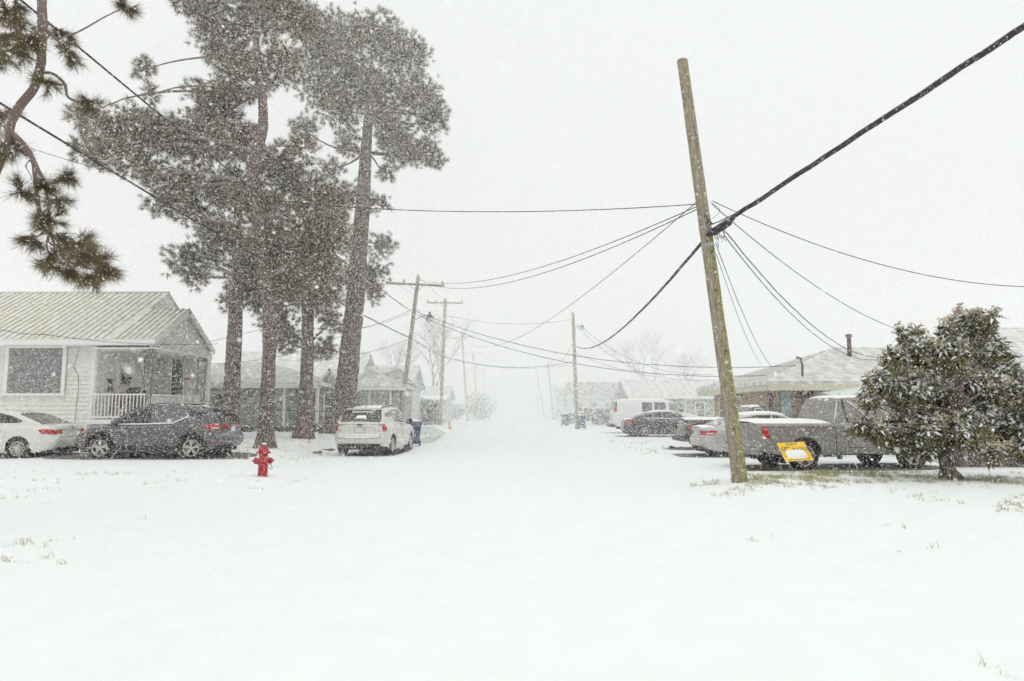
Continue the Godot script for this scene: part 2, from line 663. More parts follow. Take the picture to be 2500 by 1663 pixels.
func side_patch(c: Dictionary, poly: Array, side: float, off: float, house := true) -> Mesh:
	# a panel on the side, given by its outline in (x, y), standing off the surface by off; cut in upright slices so that it follows the curve
	var st := st_new(true)
	var xa := 1e9
	var xb := -1e9
	for p in poly:
		xa = minf(xa, p[0])
		xb = maxf(xb, p[0])
	var cuts := []
	for i in 21:
		cuts.append(lerpf(xa + 0.0005, xb - 0.0005, i / 20.0))
	for p in poly:
		if p[0] > xa + 0.002 and p[0] < xb - 0.002:
			cuts.append(p[0])
	cuts.sort()
	var g := []
	for x in cuts:
		var lo := 1e9
		var hi := -1e9
		for i in poly.size():
			var a: Array = poly[i]
			var b: Array = poly[(i + 1) % poly.size()]
			if (a[0] <= x and b[0] >= x) or (b[0] <= x and a[0] >= x):
				for yy in ([lerpf(a[1], b[1], (x - a[0]) / (b[0] - a[0]))] if absf(b[0] - a[0]) > 0.0001 else [a[1], b[1]]):
					lo = minf(lo, yy)
					hi = maxf(hi, yy)
		var line := []
		for j in 7:
			var y := lerpf(lo, hi, j / 6.0)
			var w: float = gh_half(c, x, y) if house else car_half(c, x, y)
			var xx: float = x if house else car_x(c, x, y)
			line.append(Vector3(xx, y, (w + off) * side))
		# turn the border in, so that the panel has an edge
		g.append(line)
	for i in g.size() - 1:
		for j in 6:
			quad(st, g[i][j], g[i][j + 1], g[i + 1][j + 1], g[i + 1][j])
	return done(st)

func end_patch(c: Dictionary, z0: float, z1: float, y0: float, y1: float, off: float, front := false, slant := 0.0) -> Mesh:
	# a panel on the rear (or front) fascia between z0..z1 and y0..y1
	var st := st_new(true)
	var h: float = c.len * 0.5
	var f := func(z: float, y: float) -> Vector3:
		var wmax: float = c.half * 0.965 * smooth_list(c.section, clampf((y - c.sill) / 0.7, 0, 1))
		var r: float = c.round
		var dz: float = (absf(z) - (wmax - r * 0.62)) / (r * 0.62)
		var inset := 0.0
		if dz > 0:
			inset = r * (1.0 - sqrt(maxf(0.0, 1.0 - minf(dz, 1.0) * minf(dz, 1.0))))
		if front:
			return Vector3(h - inset - smooth_list(c.front, y) * clampf(1.0 - inset / 0.8, 0, 1) + off, y, z)
		return Vector3(-h + inset + smooth_list(c.rear, y) * clampf(1.0 - inset / 0.8, 0, 1) - off, y, z)
	var nz := 10
	var ny := 5
	for i in nz:
		for j in ny:
			var za := lerpf(z0, z1, float(i) / nz)
			var zb := lerpf(z0, z1, float(i + 1) / nz)
			var ya := lerpf(y0, y1, float(j) / ny)
			var yb := lerpf(y0, y1, float(j + 1) / ny)
			var sa := slant * (ya - y0)
			var sb := slant * (yb - y0)
			quad(st, f.call(za + sa, ya), f.call(zb + sa, ya), f.call(zb + sb, yb), f.call(za + sb, yb))
	return done(st)

func roof_patch(c: Dictionary, xa: float, xb: float, frac: float, off: float) -> Mesh:
	# windscreen or rear window: lies on the greenhouse between two stations
	var st := st_new(true)
	var n := 10
	var g := []
	for i in n + 1:
		var x := lerpf(xa, xb, float(i) / n)
		var y: float = smooth_list(c.roof, x)
		var y2: float = smooth_list(c.roof, x + 0.02)
		var nrm := Vector2(-(y2 - y), 0.02).normalized()
		if nrm.y < 0:
			nrm = -nrm
		var w := gh_half(c, x, y - 0.05) * frac
		var line := []
		for k in 7:
			var t := -1.0 + k / 3.0
			line.append(Vector3(x + nrm.x * off, y + 0.024 - 0.012 * absf(t) + nrm.y * off, w * t))
		g.append(line)
	for i in n:
		for k in 6:
			quad(st, g[i][k], g[i][k + 1], g[i + 1][k + 1], g[i + 1][k])
	return done(st)

func snow_strip(c: Dictionary, pts: Array, side: float, wd := 0.03) -> Mesh:
	# a rope of snow lying along a ledge of the side, (x, y) points
	var p := []
	var r := []
	for q in pts:
		p.append(Vector3(q[0], q[1], (gh_half(c, q[0], q[1]) + 0.012) * side))
		r.append(wd)
	return tube(p, r, 6)

func snow_cap(c: Dictionary, x0: float, x1: float, zfrac: float, thick: float, deck := false) -> Mesh:
	# a lens of snow lying on the roof or, with deck, on the bonnet, boot or load bed
	var st := st_new(true)
	var nx := 16
	var nz := 10
	var g := []
	for i in nx + 1:
		var line := []
		for k in nz + 1:
			var u := float(i) / nx
			var t := -1.0 + 2.0 * k / nz
			var x := lerpf(x0, x1, u)
			var y: float = smooth_list(c.top, x) if deck else smooth_list(c.roof, x)
			var w: float = (car_half(c, x, y) if deck else gh_half(c, x, y - 0.05)) * zfrac
			var hgt := thick * pow(maxf(0.0, 1.0 - pow(absf(t), 6.0)), 0.5) * pow(maxf(0.0, 1.0 - pow(absf(2 * u - 1), 8.0)), 0.5)
			hgt *= 1.0 + 0.3 * hill.get_noise_2d(x * 40, t * 30)
			line.append(Vector3(x, y + (0.05 * (1 - t * t) if deck else 0.024 - 0.03 * pow(absf(t), 6)) + hgt - 0.006, w * t))
		g.append(line)
	for i in nx:
		for k in nz:
			quad(st, g[i][k], g[i + 1][k], g[i + 1][k + 1], g[i][k + 1])
	return done(st)

func wheel_meshes(r: float, spokes: int, wide: float) -> Array:
	var key := "wheel%.3f_%d" % [r, spokes]
	if not meshes.has(key):
		var st := st_new(true)
		var turn := Transform3D(Basis(Vector3.RIGHT, PI / 2), Vector3.ZERO)   # y becomes z
		var ri := r * 0.66
		add_lathe(st, [[0.0, -wide * 0.25], [ri, -wide * 0.25], [ri, -wide * 0.46], [r * 0.82, -wide * 0.52], [r * 0.96, -wide * 0.42], [r, -wide * 0.3], [r, wide * 0.3], [r * 0.96, wide * 0.42], [r * 0.82, wide * 0.52], [ri, wide * 0.46], [ri, wide * 0.22], [0.0, wide * 0.22]], 32, turn)
		var tyre := done(st)
		var s2 := st_new(false)
		add_lathe(s2, [[ri * 0.985, wide * 0.3], [ri * 1.0, wide * 0.47], [ri * 0.93, wide * 0.47], [ri * 0.9, wide * 0.36], [ri * 0.88, wide * 0.3]], 32, turn)
		add_lathe(s2, [[0.0, wide * 0.46], [ri * 0.18, wide * 0.45], [ri * 0.22, wide * 0.38], [ri * 0.2, wide * 0.28]], 16, turn)
		for k in spokes:
			var a := TAU * k / spokes
			for dd in ([-0.14, 0.14] if spokes <= 6 else [0.0]):
				var b := Basis(Vector3.BACK, a + dd)
				add_box(s2, b * Vector3(0, ri * 0.54, 0) + Vector3(0, 0, wide * 0.38), Vector3(ri * (0.13 if spokes <= 6 else 0.12), ri * 0.8, wide * 0.12), b)
		meshes[key] = [tyre, done(s2)]
	return meshes[key]

func add_wheels(t: Node3D, c: Dictionary, spokes: int):
	for ax in c.axles:
		for sd in [1.0, -1.0]:
			var w := node(t, "wheel", Vector3(ax, c.wheel, sd * (c.half - 0.125)))
			if sd < 0:
				w.rotation.y = PI
			var ms := wheel_meshes(c.wheel, spokes, 0.23)
			part(w, "tyre", ms[0], M.rubber)
			part(w, "rim", ms[1], M.rim)

func underside(t: Node3D, c: Dictionary):
	var st := st_new()
	var h: float = c.len * 0.5
	add_box(st, Vector3(0, c.sill + 0.14, 0), Vector3(c.len - 0.5, 0.34, c.half * 1.62))
	for ax in c.axles:
		add_box(st, Vector3(ax, c.wheel + 0.02, 0), Vector3(0.12, 0.1, c.half * 1.5))
	add_box(st, Vector3(-h + 0.55, c.sill - 0.06, 0.3), Vector3(0.55, 0.14, 0.22))
	part(t, "underbody", done(st), M.black_trim)

func seam(t: Node3D, c: Dictionary, pts: Array, sides := [1.0, -1.0], wd := 0.006):
	# a panel gap drawn as a thin dark bead set into the side
	for sd in sides:
		var p := []
		var r := []
		for i in pts.size() - 1:
			var k := maxi(1, int(Vector2(pts[i][0], pts[i][1]).distance_to(Vector2(pts[i + 1][0], pts[i + 1][1])) / 0.1))
			for j in k + (1 if i == pts.size() - 2 else 0):
				var x := lerpf(pts[i][0], pts[i + 1][0], float(j) / k)
				var y := lerpf(pts[i][1], pts[i + 1][1], float(j) / k)
				p.append(Vector3(car_x(c, x, y), y, (car_half(c, x, y) - wd * 0.3) * sd))
				r.append(wd)
		part(t, "panel_gap", tube(p, r, 4), M.black_trim)

func handle(t: Node3D, c: Dictionary, x: float, y: float, mt: Material):
	for sd in [1.0, -1.0]:
		part(t, "door_handle", box(Vector3(0.19, 0.03, 0.035)), mt, Vector3(x, y, (car_half(c, x, y) + 0.014) * sd))

func mirrors(t: Node3D, c: Dictionary, x: float, y: float, mt: Material):
	for sd in [1.0, -1.0]:
		var st := st_new(true)
		add_tube(st, [Vector3(x, y, (c.base_half - 0.02) * sd), Vector3(x - 0.01, y + 0.02, (c.base_half + 0.07) * sd)], [0.03, 0.03], 6)
		add_tube(st, [Vector3(x - 0.07, y + 0.07, (c.base_half + 0.15) * sd), Vector3(x - 0.04, y + 0.07, (c.base_half + 0.15) * sd), Vector3(x + 0.06, y + 0.06, (c.base_half + 0.13) * sd), Vector3(x + 0.11, y + 0.05, (c.base_half + 0.11) * sd)], [0.095, 0.105, 0.08, 0.03], 10)
		part(t, "wing_mirror", done(st), mt)

const SECTION := [[0.0, 0.945], [0.12, 0.975], [0.4, 1.0], [0.62, 0.995], [0.8, 0.985], [0.94, 0.95], [1.0, 0.915]]

func sedan_spec(l := 4.85, w := 0.92) -> Dictionary:
	return {"len": l, "half": w, "sill": 0.2, "wheel": 0.33, "arch": 0.385, "axles": [-1.38, 1.42], "round": 0.5, "section": SECTION, "base_half": w * 0.86, "roof_half": w * 0.63,
		"top": [[-2.43, 0.92], [-2.3, 0.985], [-2.0, 1.0], [-1.2, 1.0], [0.4, 0.97], [1.15, 0.97], [1.7, 0.9], [2.2, 0.76], [2.43, 0.64]],
		"roof": [[-2.05, 0.985], [-1.6, 1.18], [-1.15, 1.345], [-0.6, 1.45], [-0.1, 1.465], [0.25, 1.44], [0.6, 1.33], [0.95, 1.14], [1.3, 0.955]],
		"rear": [[0.2, 0.2], [0.35, 0.05], [0.5, 0.0], [0.62, 0.0], [0.72, 0.05], [0.9, 0.06], [1.0, 0.05], [1.07, 0.1]],
		"front": [[0.2, 0.12], [0.4, 0.0], [0.55, 0.02], [0.7, 0.12]]}

func make_sedan(called: String, label: String, paint_: String, at: Vector3, turn: float, opt := {}) -> Node3D:
	var c := sedan_spec()
	var t := thing(called, label, "car", at, turn, "cars parked along the street")
	part(t, "body", car_body(c), M[paint_])
	part(t, "roof", car_top(c), M[paint_])
	underside(t, c)
	add_wheels(t, c, opt.get("spokes", 5))
	for sd in [1.0, -1.0]:
		part(t, "side_window", side_patch(c, [[-0.02, 1.06], [-0.02, 1.405], [0.15, 1.385], [0.5, 1.27], [0.9, 1.06]], sd, 0.01), M.glass_dark)
		part(t, "side_window", side_patch(c, [[-0.08, 1.07], [-0.08, 1.4], [-0.55, 1.385], [-1.0, 1.29], [-1.32, 1.17], [-1.38, 1.11], [-1.2, 1.085]], sd, 0.01), M.glass_dark)
		part(t, "tail_light", end_patch(c, sd * 0.46, sd * 0.86, 0.75, 0.88, 0.02), M.tail_red)
		part(t, "tail_light_wrap", side_patch(c, [[-2.38, 0.74], [-2.38, 0.88], [-2.15, 0.9], [-1.95, 0.88], [-2.08, 0.77]], sd, 0.016, false), M.tail_red)
		if opt.get("white_lens", false):
			part(t, "reverse_lens", side_patch(c, [[-2.33, 0.78], [-2.33, 0.82], [-2.08, 0.83], [-2.12, 0.79]], sd, 0.024, false), M.tail_white)
		part(t, "head_light", end_patch(c, sd * 0.48, sd * 0.82, 0.58, 0.7, 0.01, true), M.tail_white)
	part(t, "rear_window", roof_patch(c, -1.92, -1.14, 0.86, 0.006), M[opt.get("rear_glass", "glass_grey")])
	part(t, "windscreen", roof_patch(c, 0.52, 1.2, 0.86, 0.006), M.glass_dark)
	part(t, "number_plate", end_patch(c, -0.2, 0.2, 0.7, 0.82, 0.016), M.plate)
	part(t, "boot_gap", end_patch(c, -0.5, 0.5, 0.875, 0.883, 0.008), M.black_trim)
	part(t, "bumper_gap", end_patch(c, -0.62, 0.62, 0.66, 0.668, 0.008), M.black_trim)
	part(t, "rear_valance", end_patch(c, -0.7, 0.7, 0.24, 0.36, 0.01), M.black_trim)
	if opt.get("emblem", false):
		var ring := st_new(true)
		var rp := []
		var rr := []
		for k in 13:
			rp.append(Vector3(-2.40, 0.93, 0) + Vector3(0, 0.035 * cos(TAU * k / 12.0), 0.05 * sin(TAU * k / 12.0)))
			rr.append(0.006)
		add_tube(ring, rp, rr, 5)
		add_tube(ring, [Vector3(-2.40, 0.897, -0.02), Vector3(-2.405, 0.96, 0.02)], [0.006, 0.006], 5)
		part(t, "emblem", done(ring), M.metal_dark)
	seam(t, c, [[-0.05, 0.3], [-0.05, 0.98]])
	seam(t, c, [[1.0, 0.3], [1.02, 0.95]])
	seam(t, c, [[-0.95, 0.62], [-1.05, 0.98]])
	handle(t, c, 0.15, 0.86, M[paint_])
	handle(t, c, -0.8, 0.88, M[paint_])
	mirrors(t, c, 0.85, 0.98, M[paint_])
	if opt.get("snow", true):
		part(t, "roof_snow", snow_cap(c, -0.95, 0.45, 0.93, 0.045), M.snow_plain)
		part(t, "boot_snow", snow_cap(c, -2.36, -1.95, 0.93, 0.02, true), M.snow_plain)
		for sd in [1.0, -1.0]:
			part(t, "sill_snow", snow_strip(c, [[-1.3, 1.1], [-1.1, 1.075], [0.0, 1.055], [0.95, 1.04]], sd, 0.02), M.snow_plain)
			part(t, "rail_snow", snow_strip(c, [[-1.45, 1.2], [-1.1, 1.33], [-0.6, 1.415], [-0.1, 1.425], [0.3, 1.39], [0.65, 1.26]], sd, 0.015), M.snow_plain)
	return t

func suv_spec(l := 4.5, w := 0.92, hgt := 1.62) -> Dictionary:
	var k := hgt / 1.62
	var s := l / 4.5
	return {"len": l, "half": w, "sill": 0.26, "wheel": 0.36, "arch": 0.425, "axles": [-1.32 * s, 1.34 * s], "round": 0.48, "section": SECTION, "base_half": w * 0.88, "roof_half": w * 0.66,
		"top": [[-2.25 * s, 1.0 * k], [-2.1 * s, 1.06 * k], [-1.5 * s, 1.06 * k], [0.0, 1.0 * k], [1.1 * s, 0.99 * k], [1.6 * s, 0.95 * k], [2.0 * s, 0.86 * k], [2.25 * s, 0.74 * k]],
		"roof": [[-2.14 * s, 1.04 * k], [-1.98 * s, 1.25 * k], [-1.78 * s, 1.46 * k], [-1.5 * s, 1.55 * k], [-0.8 * s, 1.605 * k], [-0.1 * s, 1.62 * k], [0.3 * s, 1.585 * k], [0.75 * s, 1.38 * k], [1.25 * s, 0.975 * k]],
		"rear": [[0.25, 0.25], [0.4, 0.08], [0.55, 0.0], [0.72, 0.02], [0.8, 0.1], [1.0, 0.09], [1.1, 0.12]],
		"front": [[0.26, 0.2], [0.45, 0.02], [0.6, 0.0], [0.8, 0.08]]}

func make_suv(called: String, label: String, paint_: String, at: Vector3, turn: float, opt := {}) -> Node3D:
	var l: float = opt.get("len", 4.5)
	var c := suv_spec(l, opt.get("half", 0.92), opt.get("height", 1.62))
	var k: float = opt.get("height", 1.62) / 1.62
	var s := l / 4.5
	var h := l * 0.5
	var t := thing(called, label, "suv", at, turn, "cars parked along the street")
	part(t, "body", car_body(c), M[paint_])
	part(t, "roof", car_top(c), M[paint_])
	underside(t, c)
	add_wheels(t, c, opt.get("spokes", 5))
	for sd in [1.0, -1.0]:
		part(t, "front_window", side_patch(c, [[0.0, 1.07 * k], [0.0, 1.53 * k], [0.25 * s, 1.5 * k], [0.6 * s, 1.34 * k], [0.98 * s, 1.07 * k]], sd, 0.01), M[opt.get("front_glass", "glass_dark")])
		part(t, "rear_door_window", side_patch(c, [[-0.06, 1.07 * k], [-0.06, 1.53 * k], [-0.7 * s, 1.52 * k], [-1.0 * s, 1.46 * k], [-1.12 * s, 1.3 * k], [-0.8 * s, 1.1 * k]], sd, 0.01), M[opt.get("side_glass", "glass_grey")])
		part(t, "quarter_window", side_patch(c, [[-1.06 * s, 1.46 * k], [-1.2 * s, 1.28 * k], [-1.72 * s, 1.3 * k], [-1.66 * s, 1.4 * k]], sd, 0.01), M.glass_dark)
		part(t, "head_light", end_patch(c, sd * 0.5, sd * 0.82, 0.74, 0.84, 0.01, true), M.tail_white)
		part(t, "turn_lamp", side_patch(c, [[1.82 * s, 0.86 * k], [1.95 * s, 0.84 * k], [1.98 * s, 0.79 * k], [1.85 * s, 0.81 * k]], sd, 0.016, false), M.amber)
		# black plastic arch rims and sill
		for ax in c.axles:
			var p := []
			var r := []
			for q in 15:
				var a := PI * (0.02 + 0.96 * q / 14.0)
				var x: float = ax + cos(a) * (c.arch + 0.02)
				var y: float = c.wheel + sin(a) * (c.arch + 0.02)
				p.append(Vector3(x, y, (car_half(c, x, maxf(y, c.sill)) - 0.005) * sd))
				r.append(0.035)
			part(t, "arch_trim", tube(p, r, 6), M.black_trim if opt.get("dark_trim", true) else M[paint_])
		part(t, "sill_trim", side_patch(c, [[c.axles[0] + 0.45, 0.29], [c.axles[0] + 0.45, 0.42], [c.axles[1] - 0.45, 0.42], [c.axles[1] - 0.45, 0.29]], sd, 0.01, false), M.black_trim if opt.get("dark_trim", true) else M[paint_])
		if opt.get("tall_lamps", false):
			part(t, "tail_light", end_patch(c, sd * 0.66, sd * 0.86, 0.86, 1.13, 0.012, false, -sd * 0.12), M.tail_red)
			part(t, "tail_light_wrap", side_patch(c, [[-h + 0.06, 0.86], [-h + 0.08, 1.12], [-h + 0.2, 1.13], [-h + 0.26, 0.98], [-h + 0.2, 0.86]], sd, 0.016, false), M.tail_red)
			part(t, "reverse_lens", end_patch(c, sd * 0.64, sd * 0.7, 0.92, 1.02, 0.014), M.tail_white)
		else:
			part(t, "tail_light", end_patch(c, sd * 0.4, sd * 0.84, 0.93, 1.03, 0.02), M.tail_red)
			part(t, "tail_light_wrap", side_patch(c, [[-h + 0.06, 0.91], [-h + 0.06, 1.04], [-h + 0.3, 1.06], [-h + 0.6, 1.0], [-h + 0.42, 0.9]], sd, 0.016, false), M.tail_red)
			part(t, "reverse_lens", side_patch(c, [[-h + 0.1, 0.92], [-h + 0.1, 0.95], [-h + 0.32, 0.96], [-h + 0.32, 0.93]], sd, 0.026, false), M.tail_white)
			part(t, "bumper_reflector", side_patch(c, [[-h + 0.12, 0.52], [-h + 0.12, 0.56], [-h + 0.26, 0.56], [-h + 0.26, 0.53]], sd, 0.016, false), M.tail_red)
	if not opt.get("tall_lamps", false):
		part(t, "light_bar", end_patch(c, -0.45, 0.45, 1.0, 1.03, 0.022), M.tail_red)
	part(t, "rear_window", roof_patch(c, -2.09 * s, -1.72 * s, 0.9, 0.008), M.glass_dark)
	part(t, "windscreen", roof_patch(c, 0.42 * s, 1.16 * s, 0.88, 0.006), M.glass_dark)
	part(t, "number_plate", end_patch(c, -0.16, 0.16, 0.82, 0.97, 0.016), M.plate)
	if opt.get("tailgate", false):
		part(t, "plate_recess", end_patch(c, -0.2, 0.2, 0.79, 1.0, 0.011), M.metal_grey)
		part(t, "tailgate_gap", end_patch(c, -0.72, 0.72, 0.615, 0.628, 0.008), M.black_trim)
		for sd in [1.0, -1.0]:
			part(t, "tailgate_gap", end_patch(c, sd * 0.72, sd * 0.735, 0.62, 0.86, 0.008, false, sd * 0.05), M.black_trim)
			part(t, "tailgate_fold", end_patch(c, sd * 0.5, sd * 0.51, 0.82, 1.0, 0.008, false, sd * 0.1), M.metal_grey)
		part(t, "tailgate_trim", end_patch(c, -0.5, 0.5, 1.0, 1.012, 0.01), M.metal_grey)
		var oval := st_new(true)
		add_lathe(oval, [[0.0, 0.014], [0.085, 0.012], [0.095, 0.0]], 24, Transform3D(Basis(Vector3.BACK, PI / 2).scaled(Vector3(1, 0.42, 1)), Vector3(-h + 0.085, 1.075, 0)))
		part(t, "emblem", done(oval), M.metal_dark)
		var tx := TextMesh.new()
		tx.text = "Ford"
		tx.font_size = 24
		tx.pixel_size = 0.0025
		tx.depth = 0.004
		var tp := part(t, "emblem_lettering", tx, M.plate, Vector3(-h + 0.066, 1.075, 0))
		tp.rotation.y = -PI / 2
		part(t, "bumper_cladding", end_patch(c, -0.74, 0.74, 0.27, 0.44, 0.016), M.black_trim)
		part(t, "ledge_snow", end_patch(c, -0.45, 0.4, 0.63, 0.67, 0.03), M.snow_plain)
		part(t, "window_snow", roof_patch(c, -1.86 * s, -1.82 * s, 0.5, 0.02), M.snow_plain)
		part(t, "window_snow", roof_patch(c, -2.02 * s, -1.94 * s, 0.22, 0.02), M.snow_plain)
	# spoiler over the rear window
	var sp := st_new(true)
	add_tube(sp, [Vector3(-1.82 * s, 1.53 * k, -c.roof_half * 0.9), Vector3(-1.86 * s, 1.545 * k, 0), Vector3(-1.82 * s, 1.53 * k, c.roof_half * 0.9)], [0.05, 0.05, 0.05], 8)
	part(t, "spoiler", done(sp), M[paint_])
	for sd in [1.0, -1.0]:
		part(t, "roof_rail", tube([Vector3(-1.5 * s, 1.56 * k, sd * c.roof_half * 0.86), Vector3(-1.3 * s, 1.615 * k, sd * c.roof_half * 0.86), Vector3(-0.2 * s, 1.655 * k, sd * c.roof_half * 0.86), Vector3(0.15 * s, 1.62 * k, sd * c.roof_half * 0.86)], [0.012, 0.018, 0.018, 0.012], 6), M.black_trim)
	part(t, "antenna_fin", tube([Vector3(-1.45 * s, 1.56 * k, 0), Vector3(-1.5 * s, 1.63 * k, 0), Vector3(-1.55 * s, 1.66 * k, 0)], [0.035, 0.022, 0.008], 6), M[paint_])
	seam(t, c, [[-0.03, 0.45], [-0.03, 1.02 * k]])
	seam(t, c, [[1.05 * s, 0.45], [1.05 * s, 0.97 * k]])
	seam(t, c, [[-0.85 * s, 0.75], [-1.0 * s, 1.03 * k]])
	seam(t, c, [[-0.82 * s, 0.45], [-0.84 * s, 0.75]])
	handle(t, c, 0.14, 0.93 * k, M[paint_])
	handle(t, c, -0.82 * s, 0.98 * k, M.black_trim if opt.get("dark_trim", true) else M[paint_])
	mirrors(t, c, 0.92 * s, 1.04 * k, M[opt.get("mirror", paint_)])
	if opt.get("snow", true):
		part(t, "roof_snow", snow_cap(c, -1.4 * s, 0.2 * s, 0.86, opt.get("snow_depth", 0.03)), M.snow_plain)
		for sd in [1.0, -1.0]:
			part(t, "sill_snow", snow_strip(c, [[0.9 * s, 1.05 * k], [0.0, 1.06 * k], [-0.7 * s, 1.085 * k], [-0.95 * s, 1.2 * k], [-1.14 * s, 1.3 * k]], sd, 0.018), M.snow_plain)
	return t

func pickup_spec(l: float, w: float, hgt: float, bed: float, cab0: float, cab1: float, wheel: float, ax: Array) -> Dictionary:
	var h := l * 0.5
	return {"len": l, "half": w, "sill": 0.42 if hgt > 1.8 else 0.36, "wheel": wheel, "arch": wheel + 0.09, "axles": ax, "round": 0.2, "section": [[0.0, 0.95], [0.1, 0.985], [0.4, 1.0], [0.7, 0.995], [0.92, 0.985], [1.0, 0.95]], "base_half": w * 0.9, "roof_half": w * 0.72, "crown": 0.3,
		"top": [[-h, bed], [cab0 - 0.02, bed], [cab0 + 0.3, bed + 0.01], [cab1 - 0.2, bed + 0.0], [cab1 + 0.1, bed], [h - 0.25, bed - 0.06], [h, bed - 0.16]],
		"roof": [[cab0 - 0.02, bed - 0.03], [cab0 + 0.05, bed + 0.2], [cab0 + 0.16, hgt - 0.1], [cab0 + 0.32, hgt - 0.02], [cab0 + 0.9, hgt], [cab1 - 0.65, hgt - 0.02], [cab1 - 0.42, hgt - 0.12], [cab1 + 0.05, bed - 0.01]],
		"rear": [[0.3, 0.1], [0.45, 0.0], [0.66, 0.0], [0.72, 0.06], [1.2, 0.06]],
		"front": [[0.3, 0.1], [0.5, 0.0], [0.9, 0.03], [1.1, 0.1]]}

func make_pickup(called: String, label: String, paint_: String, c: Dictionary, at: Vector3, turn: float, opt := {}) -> Node3D:
	var t := thing(called, label, "pickup truck", at, turn, "cars parked along the street")
	var h: float = c.len * 0.5
	var cab0: float = c.roof[0][0] + 0.02
	var bed: float = c.top[0][1]
	var hgt: float = gh_top(c)
	part(t, "body", car_body(c), M[paint_])
	part(t, "cab", car_top(c), M[opt.get("cab_mat", paint_)])
	underside(t, c)
	add_wheels(t, c, 5)
	var cab1: float = c.roof[-1][0] - 0.05
	for sd in [1.0, -1.0]:
		if not opt.get("covered", false):
			part(t, "door_window", side_patch(c, [[cab0 + 0.42, bed + 0.07], [cab0 + 0.42, hgt - 0.1], [cab1 - 0.62, hgt - 0.1], [cab1 - 0.2, bed + 0.07]], sd, 0.01), M.glass_grey)
			part(t, "window_snow", snow_strip(c, [[cab0 + 0.42, bed + 0.08], [cab0 + 0.42, hgt - 0.09], [cab1 - 0.62, hgt - 0.085], [cab1 - 0.15, bed + 0.08]], sd, 0.022), M.snow_plain)
		else:
			# straps and folds of the cover
			part(t, "strap", snow_strip(c, [[cab0 + 0.5, hgt - 0.1], [cab0 + 0.8, bed + 0.35], [cab0 + 1.05, bed + 0.05]], sd, 0.018), M.snow_plain)
			part(t, "strap", snow_strip(c, [[cab0 + 0.2, hgt - 0.15], [cab0 + 0.12, bed + 0.3], [cab0 + 0.02, bed + 0.03]], sd, 0.014), M.snow_plain)
			part(t, "strap", snow_strip(c, [[cab0 + 0.36, hgt - 0.06], [cab0 + 0.38, bed + 0.3], [cab0 + 0.42, bed]], sd, 0.014), M.black_trim)
			part(t, "cover_fold", snow_strip(c, [[cab0 + 0.85, bed + 0.3], [cab0 + 0.62, bed + 0.12], [cab0 + 0.5, bed + 0.06]], sd, 0.012), M.car_cover)
			part(t, "bungee_cord", tube([Vector3(cab0 + 1.0, bed + 0.03, sd * (c.base_half + 0.09)), Vector3(cab0 + 1.35, bed - 0.3, sd * (c.half + 0.02)), Vector3(cab0 + 1.55, bed - 0.46, sd * (c.half + 0.015))], [0.012, 0.012, 0.012], 5), M.metal_grey)
		part(t, "tail_light", side_patch(c, [[-h + 0.06, bed - 0.4], [-h + 0.05, bed - 0.07], [-h + 0.2, bed - 0.1], [-h + 0.29, bed - 0.41]] if opt.get("big_lamp", false) else [[-h + 0.04, bed - 0.36], [-h + 0.04, bed - 0.12], [-h + 0.16, bed - 0.12], [-h + 0.16, bed - 0.36]], sd, 0.024, false), M.tail_red)
		if opt.get("amber", false):
			part(t, "tail_lens", side_patch(c, [[-h + 0.05, bed - 0.2], [-h + 0.05, bed - 0.12], [-h + 0.155, bed - 0.12], [-h + 0.155, bed - 0.2]], sd, 0.026, false), M.amber)
		if opt.get("big_lamp", false):
			part(t, "lamp_snow", side_patch(c, [[-h + 0.06, bed - 0.395], [-h + 0.06, bed - 0.31], [-h + 0.14, bed - 0.34], [-h + 0.2, bed - 0.395]], sd, 0.034, false), M.snow_plain)
		part(t, "fuel_flap", side_patch(c, [[cab0 - 0.3, bed - 0.35], [cab0 - 0.3, bed - 0.2], [cab0 - 0.15, bed - 0.2], [cab0 - 0.15, bed - 0.35]], sd, 0.003, false), M[paint_])
	seam(t, c, [[cab0, c.sill + 0.1], [cab0, bed - 0.02]], [1.0, -1.0], 0.014)
	seam(t, c, [[cab0 + 0.35, c.sill + 0.2], [cab0 + 0.32, c.sill + 0.5], [cab0 + 0.33, bed - 0.02]])
	seam(t, c, [[cab0 + 0.35, c.sill + 0.18], [cab1 - 0.2, c.sill + 0.16]])
	seam(t, c, [[-h + 0.05, bed - 0.1], [cab0 - 0.05, bed - 0.1]])
	seam(t, c, [[-h + 0.08, bed - 0.52], [-h + 0.42, bed - 0.54], [-h + 0.47, bed - 0.66], [-h + 0.5, c.sill + 0.1]], [1.0, -1.0], 0.009)
	handle(t, c, cab0 + 0.5, bed - 0.22, M.chrome)
	part(t, "tailgate_gap", end_patch(c, -c.half * 0.8, c.half * 0.8, bed - 0.5, bed - 0.49, 0.006), M.black_trim)
	var bp := st_new(true)
	add_tube(bp, [Vector3(-h + 0.12, c.sill + 0.08, -c.half * 0.97), Vector3(-h - 0.07, c.sill + 0.08, -c.half * 0.8), Vector3(-h - 0.09, c.sill + 0.08, 0), Vector3(-h - 0.07, c.sill + 0.08, c.half * 0.8), Vector3(-h + 0.12, c.sill + 0.08, c.half * 0.97)], [0.1, 0.1, 0.1, 0.1, 0.1], 8)
	part(t, "rear_bumper", done(bp), M[opt.get("bumper", "metal_grey")])
	part(t, "mud_flap", box(Vector3(0.03, 0.3, 0.3)), M.black_trim, Vector3(c.axles[0] - 0.52, 0.35, c.half - 0.2))
	part(t, "step", box(Vector3(0.12, 0.2, 0.06)), M.metal_dark, Vector3(cab0 + 0.1, c.sill - 0.02, c.half - 0.05))
